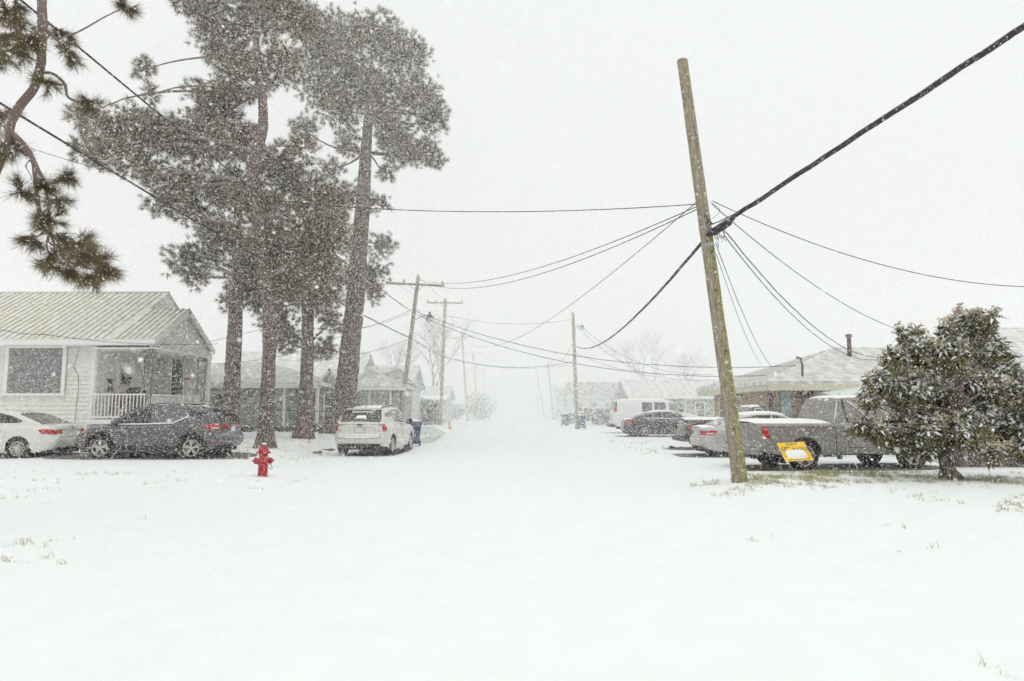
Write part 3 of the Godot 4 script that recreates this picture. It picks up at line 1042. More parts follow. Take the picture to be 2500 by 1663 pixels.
	part(t, "mud_flap", box(Vector3(0.03, 0.3, 0.3)), M.black_trim, Vector3(c.axles[0] - 0.52, 0.35, -c.half + 0.2))
	mirrors(t, c, cab1 - 0.15, bed + 0.05, M.black_trim)
	part(t, "bed_snow", snow_cap(c, -h + 0.03, cab0 - 0.04, 0.96, opt.get("bed_snow", 0.1), true), M.snow_plain)
	part(t, "roof_snow", snow_cap(c, cab0 + 0.25, cab1 - 0.6, 0.95, 0.05), M.snow_plain)
	part(t, "windscreen", roof_patch(c, cab1 - 0.4, cab1 - 0.02, 0.86, 0.006), M[opt.get("cab_mat", "glass_dark")])
	return t

func make_van(at: Vector3, turn: float):
	var w := 1.0
	var l := 5.7
	var h := l * 0.5
	var c := {"len": l, "half": w, "sill": 0.38, "wheel": 0.37, "arch": 0.44, "axles": [-1.72, 1.72], "round": 0.22, "section": [[0.0, 0.94], [0.1, 0.98], [0.35, 1.0], [0.8, 0.985], [1.0, 0.96]], "base_half": 0.955, "roof_half": 0.8, "crown": 0.4,
		"top": [[-h, 1.3], [1.3, 1.28], [1.9, 1.2], [2.5, 1.05], [2.85, 0.9]],
		"roof": [[-2.84, 1.27], [-2.8, 1.6], [-2.7, 2.0], [-2.5, 2.08], [-1.0, 2.12], [0.6, 2.1], [0.95, 2.02], [1.45, 1.66], [1.95, 1.19]],
		"rear": [[0.3, 0.15], [0.45, 0.0], [0.6, 0.0], [0.68, 0.03], [1.3, 0.03]], "front": [[0.3, 0.1], [0.5, 0.0], [0.95, 0.06]]}
	var t := thing("van", "long white cargo van with dark side windows parked behind the black sedan", "van", at, turn, "cars parked along the street")
	part(t, "body", car_body(c), M.paint_van)
	part(t, "roof", car_top(c), M.paint_van)
	underside(t, c)
	add_wheels(t, c, 8)
	for sd in [1.0, -1.0]:
		part(t, "side_window", side_patch(c, [[-1.0, 1.36], [-1.0, 1.95], [-0.35, 1.95], [-0.35, 1.36]], sd, 0.006), M.glass_grey)
		part(t, "side_window", side_patch(c, [[-0.22, 1.36], [-0.22, 1.95], [0.5, 1.95], [0.5, 1.36]], sd, 0.006), M.glass_grey)
		part(t, "door_window", side_patch(c, [[0.72, 1.36], [0.72, 1.95], [1.0, 1.92], [1.35, 1.66], [1.66, 1.36]], sd, 0.006), M.glass_green)
		part(t, "tail_light", side_patch(c, [[-2.8, 1.34], [-2.74, 1.68], [-2.6, 1.68], [-2.6, 1.34]], sd, 0.02), M.tail_red)
		part(t, "tail_lens", side_patch(c, [[-2.76, 1.7], [-2.7, 2.0], [-2.58, 2.02], [-2.6, 1.7]], sd, 0.012), M.glass_dark)
	part(t, "rear_window", roof_patch(c, -2.82, -2.7, 0.85, 0.01), M.glass_green)
	part(t, "windscreen", roof_patch(c, 1.0, 1.85, 0.88, 0.006), M.glass_dark)
	part(t, "rear_bumper", tube([Vector3(-h + 0.1, 0.48, -0.95), Vector3(-h - 0.1, 0.48, -0.8), Vector3(-h - 0.1, 0.48, 0.8), Vector3(-h + 0.1, 0.48, 0.95)], [0.11, 0.11, 0.11, 0.11], 8), M.metal_dark)
	part(t, "rear_latch", box(Vector3(0.03, 0.12, 0.08)), M.black_trim, Vector3(-h + 0.02, 0.98, 0.3))
	part(t, "number_plate", end_patch(c, -0.45, -0.15, 0.75, 0.9, 0.012), M.plate)
	seam(t, c, [[0.66, 0.5], [0.66, 1.26]])
	seam(t, c, [[-1.1, 0.5], [-1.1, 1.26]])
	handle(t, c, 0.8, 1.12, M.black_trim)
	mirrors(t, c, 1.45, 1.36, M.black_trim)
	part(t, "roof_snow", snow_cap(c, -2.45, 0.6, 0.95, 0.05), M.snow_plain)
	part(t, "bonnet_snow", snow_cap(c, 1.95, 2.75, 0.9, 0.05, true), M.snow_plain)

func gy(x: float, z: float, y := 0.0) -> Vector3:
	return Vector3(x, ground_h(x, z) + y, z)

func build_cars():
	make_sedan("sedan", "white saloon with slim red tail lights parked nose away before the white clapboard house", "paint_white", Vector3(-15.95, 0.1, -21.2), PI, {"spokes": 14, "emblem": true, "snow": false})
	make_suv("suv", "charcoal crossover with red wraparound tail lights parked behind the white saloon", "paint_charcoal", Vector3(-10.68, 0.1, -21.0), PI, {"snow_depth": 0.012})
	make_suv("suv", "pale champagne suv with snow patches on its dark rear window and bumper ledge", "paint_champagne", Vector3(-5.0, -0.01, -25.6), PI / 2 - 0.08, {"len": 4.7, "half": 0.96, "height": 1.7, "tall_lamps": true, "tailgate": true, "dark_trim": false, "mirror": "black_trim", "side_glass": "glass_grey", "front_glass": "glass_grey"})
	var ram := pickup_spec(5.35, 0.99, 1.9, 1.22, -0.55, 1.15, 0.4, [-1.42, 1.64])
	make_pickup("pickup_truck", "large grey single cab pickup with a cover over its cab and snow filling the bed", "paint_grey", ram, Vector3(8.8, 0.0, -18.85), 0.13, {"covered": true, "cab_mat": "car_cover", "big_lamp": true, "bumper": "paint_grey", "bed_snow": 0.07})
	make_sedan("sedan", "silver saloon under snow, red and white tail light, between the grey pickup and green pickup", "paint_silver", Vector3(8.6, 0.0, -23.3), 0.03, {"white_lens": true, "rear_glass": "glass_grey"})
	var gp := pickup_spec(4.9, 0.87, 1.68, 1.17, -0.15, 1.1, 0.34, [-1.35, 1.45])
	make_pickup("pickup_truck", "dark green small pickup with amber and red tail lamp beside the brick house", "paint_green", gp, Vector3(9.05, 0.03, -27.0), 0.02, {"amber": true, "bumper": "metal_dark", "bed_snow": 0.05})
	make_sedan("sedan", "black saloon with snow tracing its window line, parked beside the white van", "paint_black", Vector3(8.65, 0.06, -38.8), 0.0, {"rear_glass": "glass_dark"})
	make_van(Vector3(9.3, 0.12, -44.6), 0.0)
	make_suv("suv", "dark brown suv mostly hidden behind the loquat tree's foliage", "paint_brown", Vector3(15.1, 0.05, -22.6), PI, {"snow": false})
	var fp := pickup_spec(5.2, 0.92, 1.75, 1.2, -0.3, 1.2, 0.37, [-1.45, 1.6])
	make_pickup("pickup_truck", "faint dark pickup with red tail lamp behind the two blue bins", "paint_green", fp, Vector3(7.9, 0.1, -74.0), 0.0, {"bumper": "chrome"})
	make_suv("suv", "faint dark suv with snow on its rear window beside the lamp bracket pole", "paint_brown", Vector3(10.0, 0.1, -68.0), 0.0, {})
	make_suv("suv", "small white car half hidden by the round bush, faint in the snowfall", "paint_white", Vector3(-8.6, 0.3, -66.0), -0.5, {"snow_depth": 0.1})
	make_suv("suv", "snow covered car barely visible far down the street by the last bush", "paint_silver", Vector3(-4.6, 0.12, -112.0), PI / 2, {"snow_depth": 0.12})

# ---------------------------------------------------------------- houses
func prism(pts: Array, z0: float, z1: float) -> Mesh:
	# (x, y) outline pulled along z
	var st := st_new()
	var p := PackedVector2Array()
	for q in pts:
		p.append(Vector2(q[0], q[1]))
	var idx := Geometry2D.triangulate_polygon(p)
	for i in range(0, idx.size(), 3):
		var a := p[idx[i]]; var b := p[idx[i + 1]]; var c := p[idx[i + 2]]
		tri(st, Vector3(a.x, a.y, z0), Vector3(b.x, b.y, z0), Vector3(c.x, c.y, z0))
		tri(st, Vector3(a.x, a.y, z1), Vector3(c.x, c.y, z1), Vector3(b.x, b.y, z1))
	for i in p.size():
		var a := p[i]
		var b := p[(i + 1) % p.size()]
		quad(st, Vector3(a.x, a.y, z0), Vector3(a.x, a.y, z1), Vector3(b.x, b.y, z1), Vector3(b.x, b.y, z0))
	return done(st)

func slab(a: Vector3, b: Vector3, c: Vector3, d: Vector3, thick: float) -> Mesh:
	# a flat sheet of some thickness over four corners
	var st := st_new()
	var n := (b - a).cross(d - a).normalized()
	if n.y < 0:
		n = -n
	var o := -n * thick
	quad(st, a, b, c, d)
	quad(st, d + o, c + o, b + o, a + o)
	for q in [[a, b], [b, c], [c, d], [d, a]]:
		quad(st, q[0], q[0] + o, q[1] + o, q[1])
	return done(st)

func tri_slab(a: Vector3, b: Vector3, c: Vector3, thick: float) -> Mesh:
	var st := st_new()
	var o := Vector3(0, -thick, 0)
	tri(st, a, b, c)
	tri(st, c + o, b + o, a + o)
	for q in [[a, b], [b, c], [c, a]]:
		quad(st, q[0], q[0] + o, q[1] + o, q[1])
	return done(st)

func boards_x(parent: Node, x0: float, x1: float, y0: float, y1: float, z: float, step: float, mt: Material, holes := []):
	# lapped boards on a wall facing +z; each board its own mesh, cut at openings [x0, x1, y0, y1]
	var y := y0
	while y < y1 - 0.01:
		var hgt := minf(step, y1 - y)
		var runs := [[x0, x1]]
		for h in holes:
			if y + hgt > h[2] + 0.01 and y < h[3] - 0.01:
				var next := []
				for r in runs:
					if h[0] > r[0] and h[1] < r[1]:
						next.append([r[0], h[0]]); next.append([h[1], r[1]])
					elif h[0] <= r[0] and h[1] >= r[1]:
						pass
					elif h[0] <= r[0] and h[1] > r[0]:
						next.append([h[1], r[1]])
					elif h[1] >= r[1] and h[0] < r[1]:
						next.append([r[0], h[0]])
					else:
						next.append(r)
				runs = next
		for r in runs:
			if r[1] - r[0] > 0.02:
				var st := st_new()
				var a := 0.006
				var b := 0.045
				var p := [Vector3(r[0], y, z + b), Vector3(r[1], y, z + b), Vector3(r[1], y + hgt, z + a), Vector3(r[0], y + hgt, z + a)]
				quad(st, p[3], p[2], p[1], p[0])
				quad(st, p[0], p[1], Vector3(r[1], y, z - 0.01), Vector3(r[0], y, z - 0.01))
				quad(st, p[1], p[2], Vector3(r[1], y + hgt, z - 0.01), Vector3(r[1], y, z - 0.01))
				quad(st, p[3], p[0], Vector3(r[0], y, z - 0.01), Vector3(r[0], y + hgt, z - 0.01))
				part(parent, "clapboard", done(st), mt)
		y += step

func window(parent: Node, w: float, h: float, at: Vector3, turn: float, frame: Material, glass: Material, bars := true, trim := 0.1):
	# frame, sill and pane; centre of the opening at "at", facing +z before the turn
	var n := node(parent, "window", at)
	n.rotation.y = turn
	part(n, "pane", box(Vector3(w, h, 0.02)), glass, Vector3(0, 0, 0.012))
	part(n, "frame", box(Vector3(w + trim * 2, trim, 0.06)), frame, Vector3(0, h / 2 + trim / 2, 0.03))
	part(n, "frame", box(Vector3(w + trim * 2 + 0.1, trim * 0.7, 0.1)), frame, Vector3(0, -h / 2 - trim * 0.35, 0.05))
	for s in [-1, 1]:
		part(n, "frame", box(Vector3(trim, h, 0.055)), frame, Vector3(s * (w / 2 + trim / 2), 0, 0.0275))
	if bars:
		part(n, "glazing_bar", box(Vector3(w, 0.05, 0.045)), frame, Vector3(0, 0, 0.024))

func build_houses():
	white_house()
	grey_house()
	brick_house()
	far_house("house", "pale house with columned porch and grey gable roof behind the champagne suv", Vector3(-10.2, 0.45, -52.0), 4.6, 7.0, 2.9, 4.7, "siding_pale", "shingle_snow", true)
	far_house("house", "low pale house with a snowy porch roof behind the round bush", Vector3(-8.6, 0.3, -68.0), 4.0, 7.0, 2.4, 3.7, "siding_pale", "shingle_snow", true)
	far_house("house", "large snow covered house standing behind the grey house", Vector3(-17.0, 0.4, -52.0), 10.0, 8.0, 3.2, 5.9, "siding_grey", "shingle_snow", false)
	far_house("house", "long low grey roofed house behind the white van", Vector3(15.5, 0.2, -63.0), 9.0, 8.5, 2.55, 4.3, "wall_grey", "shingle_snow", false)
	far_house("house", "long pale building with grey roof, faint, behind the two blue bins", Vector3(13.5, 0.2, -90.0), 11.0, 10.0, 3.2, 5.2, "siding_pale", "shingle_grey", false)
	far_house("house", "flat pale building wall fading into the snowfall beyond the blue bins", Vector3(9.5, 0.3, -104.0), 5.0, 9.0, 4.6, 5.4, "siding_pale", "shingle_snow", false)
	far_house("house", "snowy shingle roof of the house beyond the loquat tree", Vector3(28.2, 0.2, -31.0), 8.0, 9.0, 3.3, 5.6, "siding_grey", "shingle_snow", false)

func white_house():
	var t := thing("clapboard_house", "white clapboard house with ribbed metal roof, gabled porch and picture window", "house", Vector3(0, 0, 0))
	var W: Material = M.siding_white
	var x0 := -27.0
	var xc := -15.9           # corner of main wall and porch
	var xp := -13.75          # outer edge of porch
	var zf := -26.0           # front wall
	var zb := -33.6
	var fl := 1.2             # floor
	var ev := 4.25            # wall top
	# walls
	var wall := st_new()
	add_box(wall, Vector3((x0 + xc) / 2, (ev + 0.3) / 2, (zf + zb) / 2), Vector3(xc - x0, ev - 0.3, zf - zb))
	part(t, "wall", done(wall), W)
	var win := [-19.15, -17.1]
	boards_x(t, x0, xc - 0.14, 0.3, ev - 0.02, zf, 0.16, W, [[win[0] - 0.14, win[1] + 0.14, 1.95, 4.0]])
	part(t, "corner_board", box(Vector3(0.16, ev - 0.3, 0.05)), M.trim_white, Vector3(xc - 0.06, (ev + 0.3) / 2, zf + 0.03))
	part(t, "corner_board", box(Vector3(0.05, ev - 0.3, 0.16)), M.trim_white, Vector3(xc + 0.03, (ev + 0.3) / 2, zf - 0.06))
	# picture window with drawn curtains behind the glass
	window(t, win[1] - win[0], 1.72, Vector3((win[0] + win[1]) / 2, 3.06, zf + 0.075), 0.0, M.trim_white, M.clear_glass, false, 0.14)
	for k in 4:
		var cs := st_new(true)
		var wdt: float = (win[1] - win[0]) / 4.0
		for i in 24:
			var xa: float = win[0] + wdt * k + wdt * i / 24.0
			var xb: float = win[0] + wdt * k + wdt * (i + 1) / 24.0
			var za := zf + 0.035 + 0.022 * sin(i * 1.15 + k) + 0.008 * sin(i * 2.7)
			var zb2 := zf + 0.035 + 0.022 * sin((i + 1) * 1.15 + k) + 0.008 * sin((i + 1) * 2.7)
			quad(cs, Vector3(xa, 2.2, za), Vector3(xb, 2.2, zb2), Vector3(xb, 3.92, zb2), Vector3(xa, 3.92, za))
		part(t, "curtain", done(cs), M.curtain)
	# side wall under the porch, boards turned to face +x
	var side := node(t, "porch_wall", Vector3(xc, 0, zf))
	side.rotation.y = PI / 2
	boards_x(side, 0.16, 4.5, fl, ev - 0.02, 0.0, 0.16, W, [[1.3, 2.6, fl, 3.45]])
	part(side, "door_panel", box(Vector3(0.92, 2.1, 0.05)), M.door_white, Vector3(1.95, fl + 1.06, 0.03))
	part(side, "door_window", box(Vector3(0.6, 0.62, 0.03)), M.glass_house, Vector3(1.95, fl + 1.72, 0.05))
	for s in [-1, 1]:
		part(side, "door_frame", box(Vector3(0.16, 2.2, 0.08)), M.trim_white, Vector3(1.95 + s * 0.55, fl + 1.1, 0.04))
	part(side, "door_frame", box(Vector3(1.26, 0.14, 0.08)), M.trim_white, Vector3(1.95, fl + 2.27, 0.04))
	part(side, "door_knob", box(Vector3(0.05, 0.05, 0.07)), M.metal_dark, Vector3(2.3, fl + 1.0, 0.08))
	# back wall of the porch with a tall window
	var bw := st_new()
	add_box(bw, Vector3((xc + xp + 0.1) / 2, (ev + fl) / 2, -30.75), Vector3(xp + 0.1 - xc, ev - fl, 0.3))
	part(t, "wall", done(bw), W)
	boards_x(t, xc + 0.02, xp + 0.05, fl, ev - 0.02, -30.59, 0.16, W, [[-15.3, -14.68, 1.65, 3.95]])
	window(t, 0.5, 2.05, Vector3(-14.99, 2.8, -30.585), 0.0, M.trim_white, M.glass_house, true, 0.06)
	# porch floor and skirt
	part(t, "porch_floor", box(Vector3(xp - xc + 0.1, 0.14, 5.0)), M.trim_white, Vector3((xc + xp) / 2 + 0.05, fl - 0.08, -28.1))
	part(t, "porch_snow", box(Vector3(xp - xc, 0.03, 4.7)), M.snow_plain, Vector3((xc + xp) / 2 + 0.05, fl + 0.006, -28.15))
	for k in 16:
		part(t, "skirt_board", box(Vector3(0.12, 0.75, 0.03)), M.siding_grey, Vector3(xc + 0.09 + k * 0.135, fl - 0.54, zf + 0.32))
	# railings
	var rail_f := node(t, "railing")
	part(rail_f, "rail", box(Vector3(xp - xc, 0.06, 0.06)), M.trim_white, Vector3((xc + xp) / 2, fl + 0.95, zf + 0.3))
	part(rail_f, "rail", box(Vector3(xp - xc, 0.06, 0.05)), M.trim_white, Vector3((xc + xp) / 2, fl + 0.1, zf + 0.3))
	for k in 16:
		part(rail_f, "baluster", box(Vector3(0.035, 0.8, 0.035)), M.trim_white, Vector3(xc + 0.1 + k * 0.133, fl + 0.52, zf + 0.3))
	var rail_s := node(t, "railing")
	part(rail_s, "rail", box(Vector3(0.06, 0.06, 4.8)), M.trim_white, Vector3(xp, fl + 0.95, -28.15))
	part(rail_s, "rail", box(Vector3(0.05, 0.06, 4.8)), M.trim_white, Vector3(xp, fl + 0.1, -28.15))
	for k in 36:
		part(rail_s, "baluster", box(Vector3(0.035, 0.8, 0.035)), M.trim_white, Vector3(xp, fl + 0.52, -25.85 - k * 0.133))
	# wrought iron corner posts with scrolls
	for pz in [-25.75, -30.2]:
		var p := node(t, "iron_post", Vector3(xp, fl, pz))
		for s in [-1, 1]:
			part(p, "upright", box(Vector3(0.03, 2.95, 0.03)), M.wrought, Vector3(s * 0.16, 1.475, 0))
		for k in 5:
			var sc := []
			var sr := []
			for q in 22:
				var a := q * 0.52
				var r := 0.135 * (1.0 - q / 30.0)
				sc.append(Vector3(cos(a) * r, 0.35 + k * 0.55 + sin(a) * r * 1.4, 0))
				sr.append(0.009)
			part(p, "scroll", tube(sc, sr, 5), M.wrought)
			part(p, "scroll", tube([Vector3(-0.15, 0.1 + k * 0.55, 0), Vector3(-0.04, 0.28 + k * 0.55, 0), Vector3(0.1, 0.5 + k * 0.55, 0), Vector3(0.15, 0.62 + k * 0.55, 0)], [0.008, 0.008, 0.008, 0.008], 5), M.wrought)
		for s in [-1, 1]:
			part(p, "bracket", tube([Vector3(s * 0.16, 2.45, 0), Vector3(s * 0.3, 2.7, 0), Vector3(s * 0.55, 2.9, 0)], [0.012, 0.012, 0.012], 5), M.wrought)
	# roofs: standing ribs over panels, one mesh each
	var pitch_run := 3.7
	var ridge_z := -29.7
	var ez := zf + 0.55
	var ey := ev - 0.02
	var ry := ey + 0.585 * (ez - ridge_z)
	var xe := -15.1
	var pz_r := -28.05
	var pr_y := ey + 0.585 * (ez - pz_r)
	var n := 44
	var step := (xe - (x0 - 0.5)) / n
	for k in n:
		var xa := x0 - 0.5 + k * step
		part(t, "roof_panel", slab(Vector3(xa, ey, ez), Vector3(xa + step, ey, ez), Vector3(xa + step, ry, ridge_z), Vector3(xa, ry, ridge_z), 0.05), M.roof_metal)
		part(t, "roof_rib", tube([Vector3(xa, ey + 0.015, ez), Vector3(xa, ry + 0.015, ridge_z)], [0.022, 0.022], 4), M.roof_rib)
	part(t, "roof_panel", slab(Vector3(x0 - 0.5, ry, ridge_z), Vector3(xe, ry, ridge_z), Vector3(xe, ey, 2 * ridge_z - ez), Vector3(x0 - 0.5, ey, 2 * ridge_z - ez), 0.05), M.roof_metal)
	part(t, "ridge_cap", tube([Vector3(x0 - 0.5, ry + 0.01, ridge_z), Vector3(xe, ry + 0.01, ridge_z)], [0.05, 0.05], 6), M.roof_metal)
	part(t, "gable", prism([[-33.9, ev], [-25.5, ev], [ridge_z, ry - 0.06]].map(func(q): return [q[0], q[1]]), 0, 0.2), M.soffit).transform = Transform3D(Basis(Vector3(0, 0, 1), Vector3(0, 1, 0), Vector3(-1, 0, 0)), Vector3(xe - 0.05, 0, 0))
	# porch gable roof
	var xo := xp + 0.35
	var m := 7
	var st2 := (xo - xe) / m
	for k in m:
		var xa := xe + k * st2
		part(t, "roof_panel", slab(Vector3(xa, ey, ez), Vector3(xa + st2, ey, ez), Vector3(xa + st2, pr_y, pz_r), Vector3(xa, pr_y, pz_r), 0.05), M.roof_metal)
		part(t, "roof_panel", slab(Vector3(xa, pr_y, pz_r), Vector3(xa + st2, pr_y, pz_r), Vector3(xa + st2, ey, 2 * pz_r - ez), Vector3(xa, ey, 2 * pz_r - ez), 0.05), M.roof_metal)
		for rz in [[ez, ey], [2 * pz_r - ez, ey]]:
			part(t, "roof_rib", tube([Vector3(xa + st2, rz[1] + 0.015, rz[0]), Vector3(xa + st2, pr_y + 0.015, pz_r)], [0.022, 0.022], 4), M.roof_rib)
	var gp := part(t, "porch_gable", prism([[2 * pz_r - ez + 0.25, ev - 0.4], [ez - 0.25, ev - 0.4], [ez - 0.25, ey - 0.05], [pz_r, pr_y - 0.09], [2 * pz_r - ez + 0.25, ey - 0.05]], 0, 0.12), W)
	gp.transform = Transform3D(Basis(Vector3(0, 0, 1), Vector3(0, 1, 0), Vector3(-1, 0, 0)), Vector3(xp + 0.18, 0, 0))
	for k in 4:
		part(t, "gable_board", box(Vector3(0.02, 0.012, 3.6 - k * 0.85)), M.soffit, Vector3(xp + 0.2, ev - 0.1 + k * 0.36, pz_r))
	part(t, "barge_board", slab(Vector3(xo, ey + 0.0, ez), Vector3(xo + 0.03, ey, ez), Vector3(xo + 0.03, pr_y, pz_r), Vector3(xo, pr_y, pz_r), 0.2), M.trim_white)
	part(t, "barge_board", slab(Vector3(xo, pr_y, pz_r), Vector3(xo + 0.03, pr_y, pz_r), Vector3(xo + 0.03, ey, 2 * pz_r - ez), Vector3(xo, ey, 2 * pz_r - ez), 0.2), M.trim_white)
	part(t, "porch_ceiling", box(Vector3(xo - xc, 0.06, 4.9)), M.soffit, Vector3((xo + xc) / 2, ev - 0.36, -28.05))
	part(t, "fascia", box(Vector3(xo - x0 + 0.5, 0.2, 0.05)), M.trim_white, Vector3((xo + x0 - 0.5) / 2, ey - 0.13, ez - 0.035))
	part(t, "soffit", box(Vector3(xo - x0, 0.03, 0.5)), M.soffit, Vector3((xo + x0) / 2, ey - 0.22, ez - 0.3))
	# things on the porch
	var wr := thing("wreath", "dark evergreen wreath hanging on the white front door", "wreath", Vector3(xc + 0.1, fl + 1.72, zf - 1.95))
	var ws := st_new(false)
	for k in 260:
		var a := rng.randf() * TAU
		var c := Vector3(0.02, sin(a) * 0.27, cos(a) * 0.27)
		var d := Vector3(rng.randf_range(0.0, 0.1), rng.randf_range(-0.14, 0.14), rng.randf_range(-0.14, 0.14))
		tri(ws, c, c + d, c + d * 0.6 + Vector3(0, 0.03, 0.03))
	part(wr, "foliage", done(ws), M.wreath)
	part(wr, "ring", tube(range(17).map(func(q): return Vector3(0.02, sin(q * TAU / 16) * 0.26, cos(q * TAU / 16) * 0.26)), range(17).map(func(_q): return 0.04), 6), M.wreath)
	var pl := thing("wall_plaque", "small brown framed plaque on the clapboard beside the front door", "plaque", Vector3(xc + 0.04, fl + 1.35, zf - 0.95))
	part(pl, "panel", box(Vector3(0.03, 0.42, 0.34)), M.box_brown)
	part(pl, "frame", box(Vector3(0.05, 0.03, 0.38)), M.wrought, Vector3(0, 0.22, 0))
	part(pl, "frame", box(Vector3(0.05, 0.03, 0.38)), M.wrought, Vector3(0, -0.22, 0))
	var bn := thing("rubbish_bin", "black slatted bin standing behind the porch railing", "bin", Vector3(-14.55, fl, -26.5))
	part(bn, "body", lathe([[0.0, 0.0], [0.26, 0.0], [0.34, 1.05], [0.31, 1.05], [0.0, 1.0]], 12, false), M.black_trim)
	part(bn, "lid", lathe([[0.36, 1.05], [0.37, 1.12], [0.3, 1.2], [0.0, 1.24]], 12, false), M.black_trim)
	for k in 12:
		part(bn, "slat", box(Vector3(0.05, 0.95, 0.02)), M.metal_dark, Vector3(sin(k * TAU / 12) * 0.32, 0.52, cos(k * TAU / 12) * 0.32)).rotation.y = k * TAU / 12
	var ch := thing("porch_chair", "brown wooden porch chair seen through the railing balusters", "chair", Vector3(-15.4, fl, -26.7), 0.4)
	part(ch, "seat", box(Vector3(0.5, 0.05, 0.5)), M.box_brown, Vector3(0, 0.42, 0))
	part(ch, "backrest", box(Vector3(0.5, 0.6, 0.04)), M.box_brown, Vector3(0, 0.75, -0.24))
	for q in [[-1, -1], [1, -1], [-1, 1], [1, 1]]:
		part(ch, "leg", box(Vector3(0.05, 0.42, 0.05)), M.box_brown, Vector3(q[0] * 0.21, 0.2, q[1] * 0.21))
	var bf := thing("bird_feeder", "small red and white feeder hanging from the porch gable on a thin wire", "feeder", Vector3(-14.0, 2.95, -29.4))
	part(bf, "globe", lathe([[0.0, -0.12], [0.1, -0.08], [0.13, 0.0], [0.09, 0.08], [0.0, 0.11]], 12), M.tail_red)
	part(bf, "cap", lathe([[0.135, 0.01], [0.1, 0.09], [0.0, 0.125]], 12), M.plate)
	part(bf, "hanger", tube([Vector3(0, 0.1, 0), Vector3(0, 0.92, 0)], [0.006, 0.006], 4), M.wrought)
	var fw := thing("porch_plant", "dried hanging plant at the top of the iron porch post", "plant", Vector3(xp + 0.1, 3.6, -25.6))
	var fs := st_new(false)
	for k in 120:
		var c := Vector3(rng.randfn(0, 0.12), rng.randfn(0, 0.16), rng.randfn(0, 0.1))
		tri(fs, c, c + Vector3(rng.randfn(0, 0.06), rng.randfn(0, 0.06), 0.02), c + Vector3(rng.randfn(0, 0.05), rng.randfn(0, 0.05), -0.02))
	part(fw, "foliage", done(fs), M.fence_wood)
	part(fw, "hanger", tube([Vector3(0, 0, 0), Vector3(0, 0.28, 0)], [0.008, 0.008], 4), M.wrought)
	var cord := thing("hanging_cord", "thin dark cord dangling down the clapboard beside the picture window", "cord", Vector3(-16.6, 0, zf + 0.06))
	part(cord, "strand", tube([Vector3(0.05, 3.95, 0), Vector3(0.0, 3.5, 0), Vector3(-0.1, 3.2, 0), Vector3(0.1, 2.9, 0), Vector3(0.14, 2.4, 0), Vector3(0.1, 1.6, 0), Vector3(0.08, 0.9, 0)], [0.009, 0.009, 0.009, 0.009, 0.009, 0.009, 0.009], 4), M.wrought)

func courses(t: Node, a: Vector3, b: Vector3, c: Vector3, d: Vector3, step: float, mt: Material):
	# lapped shingle courses on a slope: a-b the eave, d-c the ridge; each course a strip, its lower edge proud
	var n := maxi(3, int(a.distance_to(d) / step))
	var up := (b - a).cross(d - a).normalized()
	if up.y < 0:
		up = -up
	for i in n:
		var t0 := float(i) / n
		var t1 := float(i + 1) / n
		var p := a.lerp(d, t0) + up * 0.03
		var q := b.lerp(c, t0) + up * 0.03
		var r := b.lerp(c, t1) + up * 0.006
		var s := a.lerp(d, t1) + up * 0.006
		var st := st_new()
		quad(st, p, q, r, s)
		quad(st, p, p - up * 0.028, q - up * 0.028, q)
		part(t, "shingle_course", done(st), mt)

func hip_roof(t: Node, x0: float, x1: float, z0: float, z1: float, ey: float, ry: float, mt: Material, hip := true, axis_x := true):
	# z0 is the near eave (larger z), z1 the far one
	var zc := (z0 + z1) / 2
	var run := (z0 - z1) / 2
	if axis_x:
		var ra := x0 + (run if hip else 0.0)
		var rb := x1 - (run if hip else 0.0)
		var A := Vector3(x0, ey, z0); var B := Vector3(x1, ey, z0); var C := Vector3(x1, ey, z1); var D := Vector3(x0, ey, z1)
		var R := Vector3(ra, ry, zc); var S := Vector3(rb, ry, zc)
		part(t, "roof_slope", slab(A, B, S, R, 0.12), mt)
		courses(t, A, B, S, R, 0.24 if z0 > -45 and z0 < -5 else 0.4, mt)
		part(t, "roof_slope", slab(R, S, C, D, 0.12), mt)
		if hip:
			part(t, "roof_slope", tri_slab(D, A, R, 0.12), mt)
			part(t, "roof_slope", tri_slab(B, C, S, 0.12), mt)
			courses(t, D, A, R, R, 0.24, mt)
			courses(t, B, C, S, S, 0.24, mt)
			for q in [[A, R], [D, R], [B, S], [C, S]]:
				part(t, "hip_cap", tube([q[0] + Vector3(0, 0.01, 0), q[1] + Vector3(0, 0.01, 0)], [0.06, 0.06], 5), mt)
		part(t, "ridge_cap", tube([R + Vector3(0, 0.01, 0), S + Vector3(0, 0.01, 0)], [0.07, 0.07], 5), mt)
	else:
		var xm := (x0 + x1) / 2
		part(t, "roof_slope", slab(Vector3(x0, ey, z0), Vector3(xm, ry, z0), Vector3(xm, ry, z1), Vector3(x0, ey, z1), 0.1), mt)
		part(t, "roof_slope", slab(Vector3(xm, ry, z0), Vector3(x1, ey, z0), Vector3(x1, ey, z1), Vector3(xm, ry, z1), 0.1), mt)

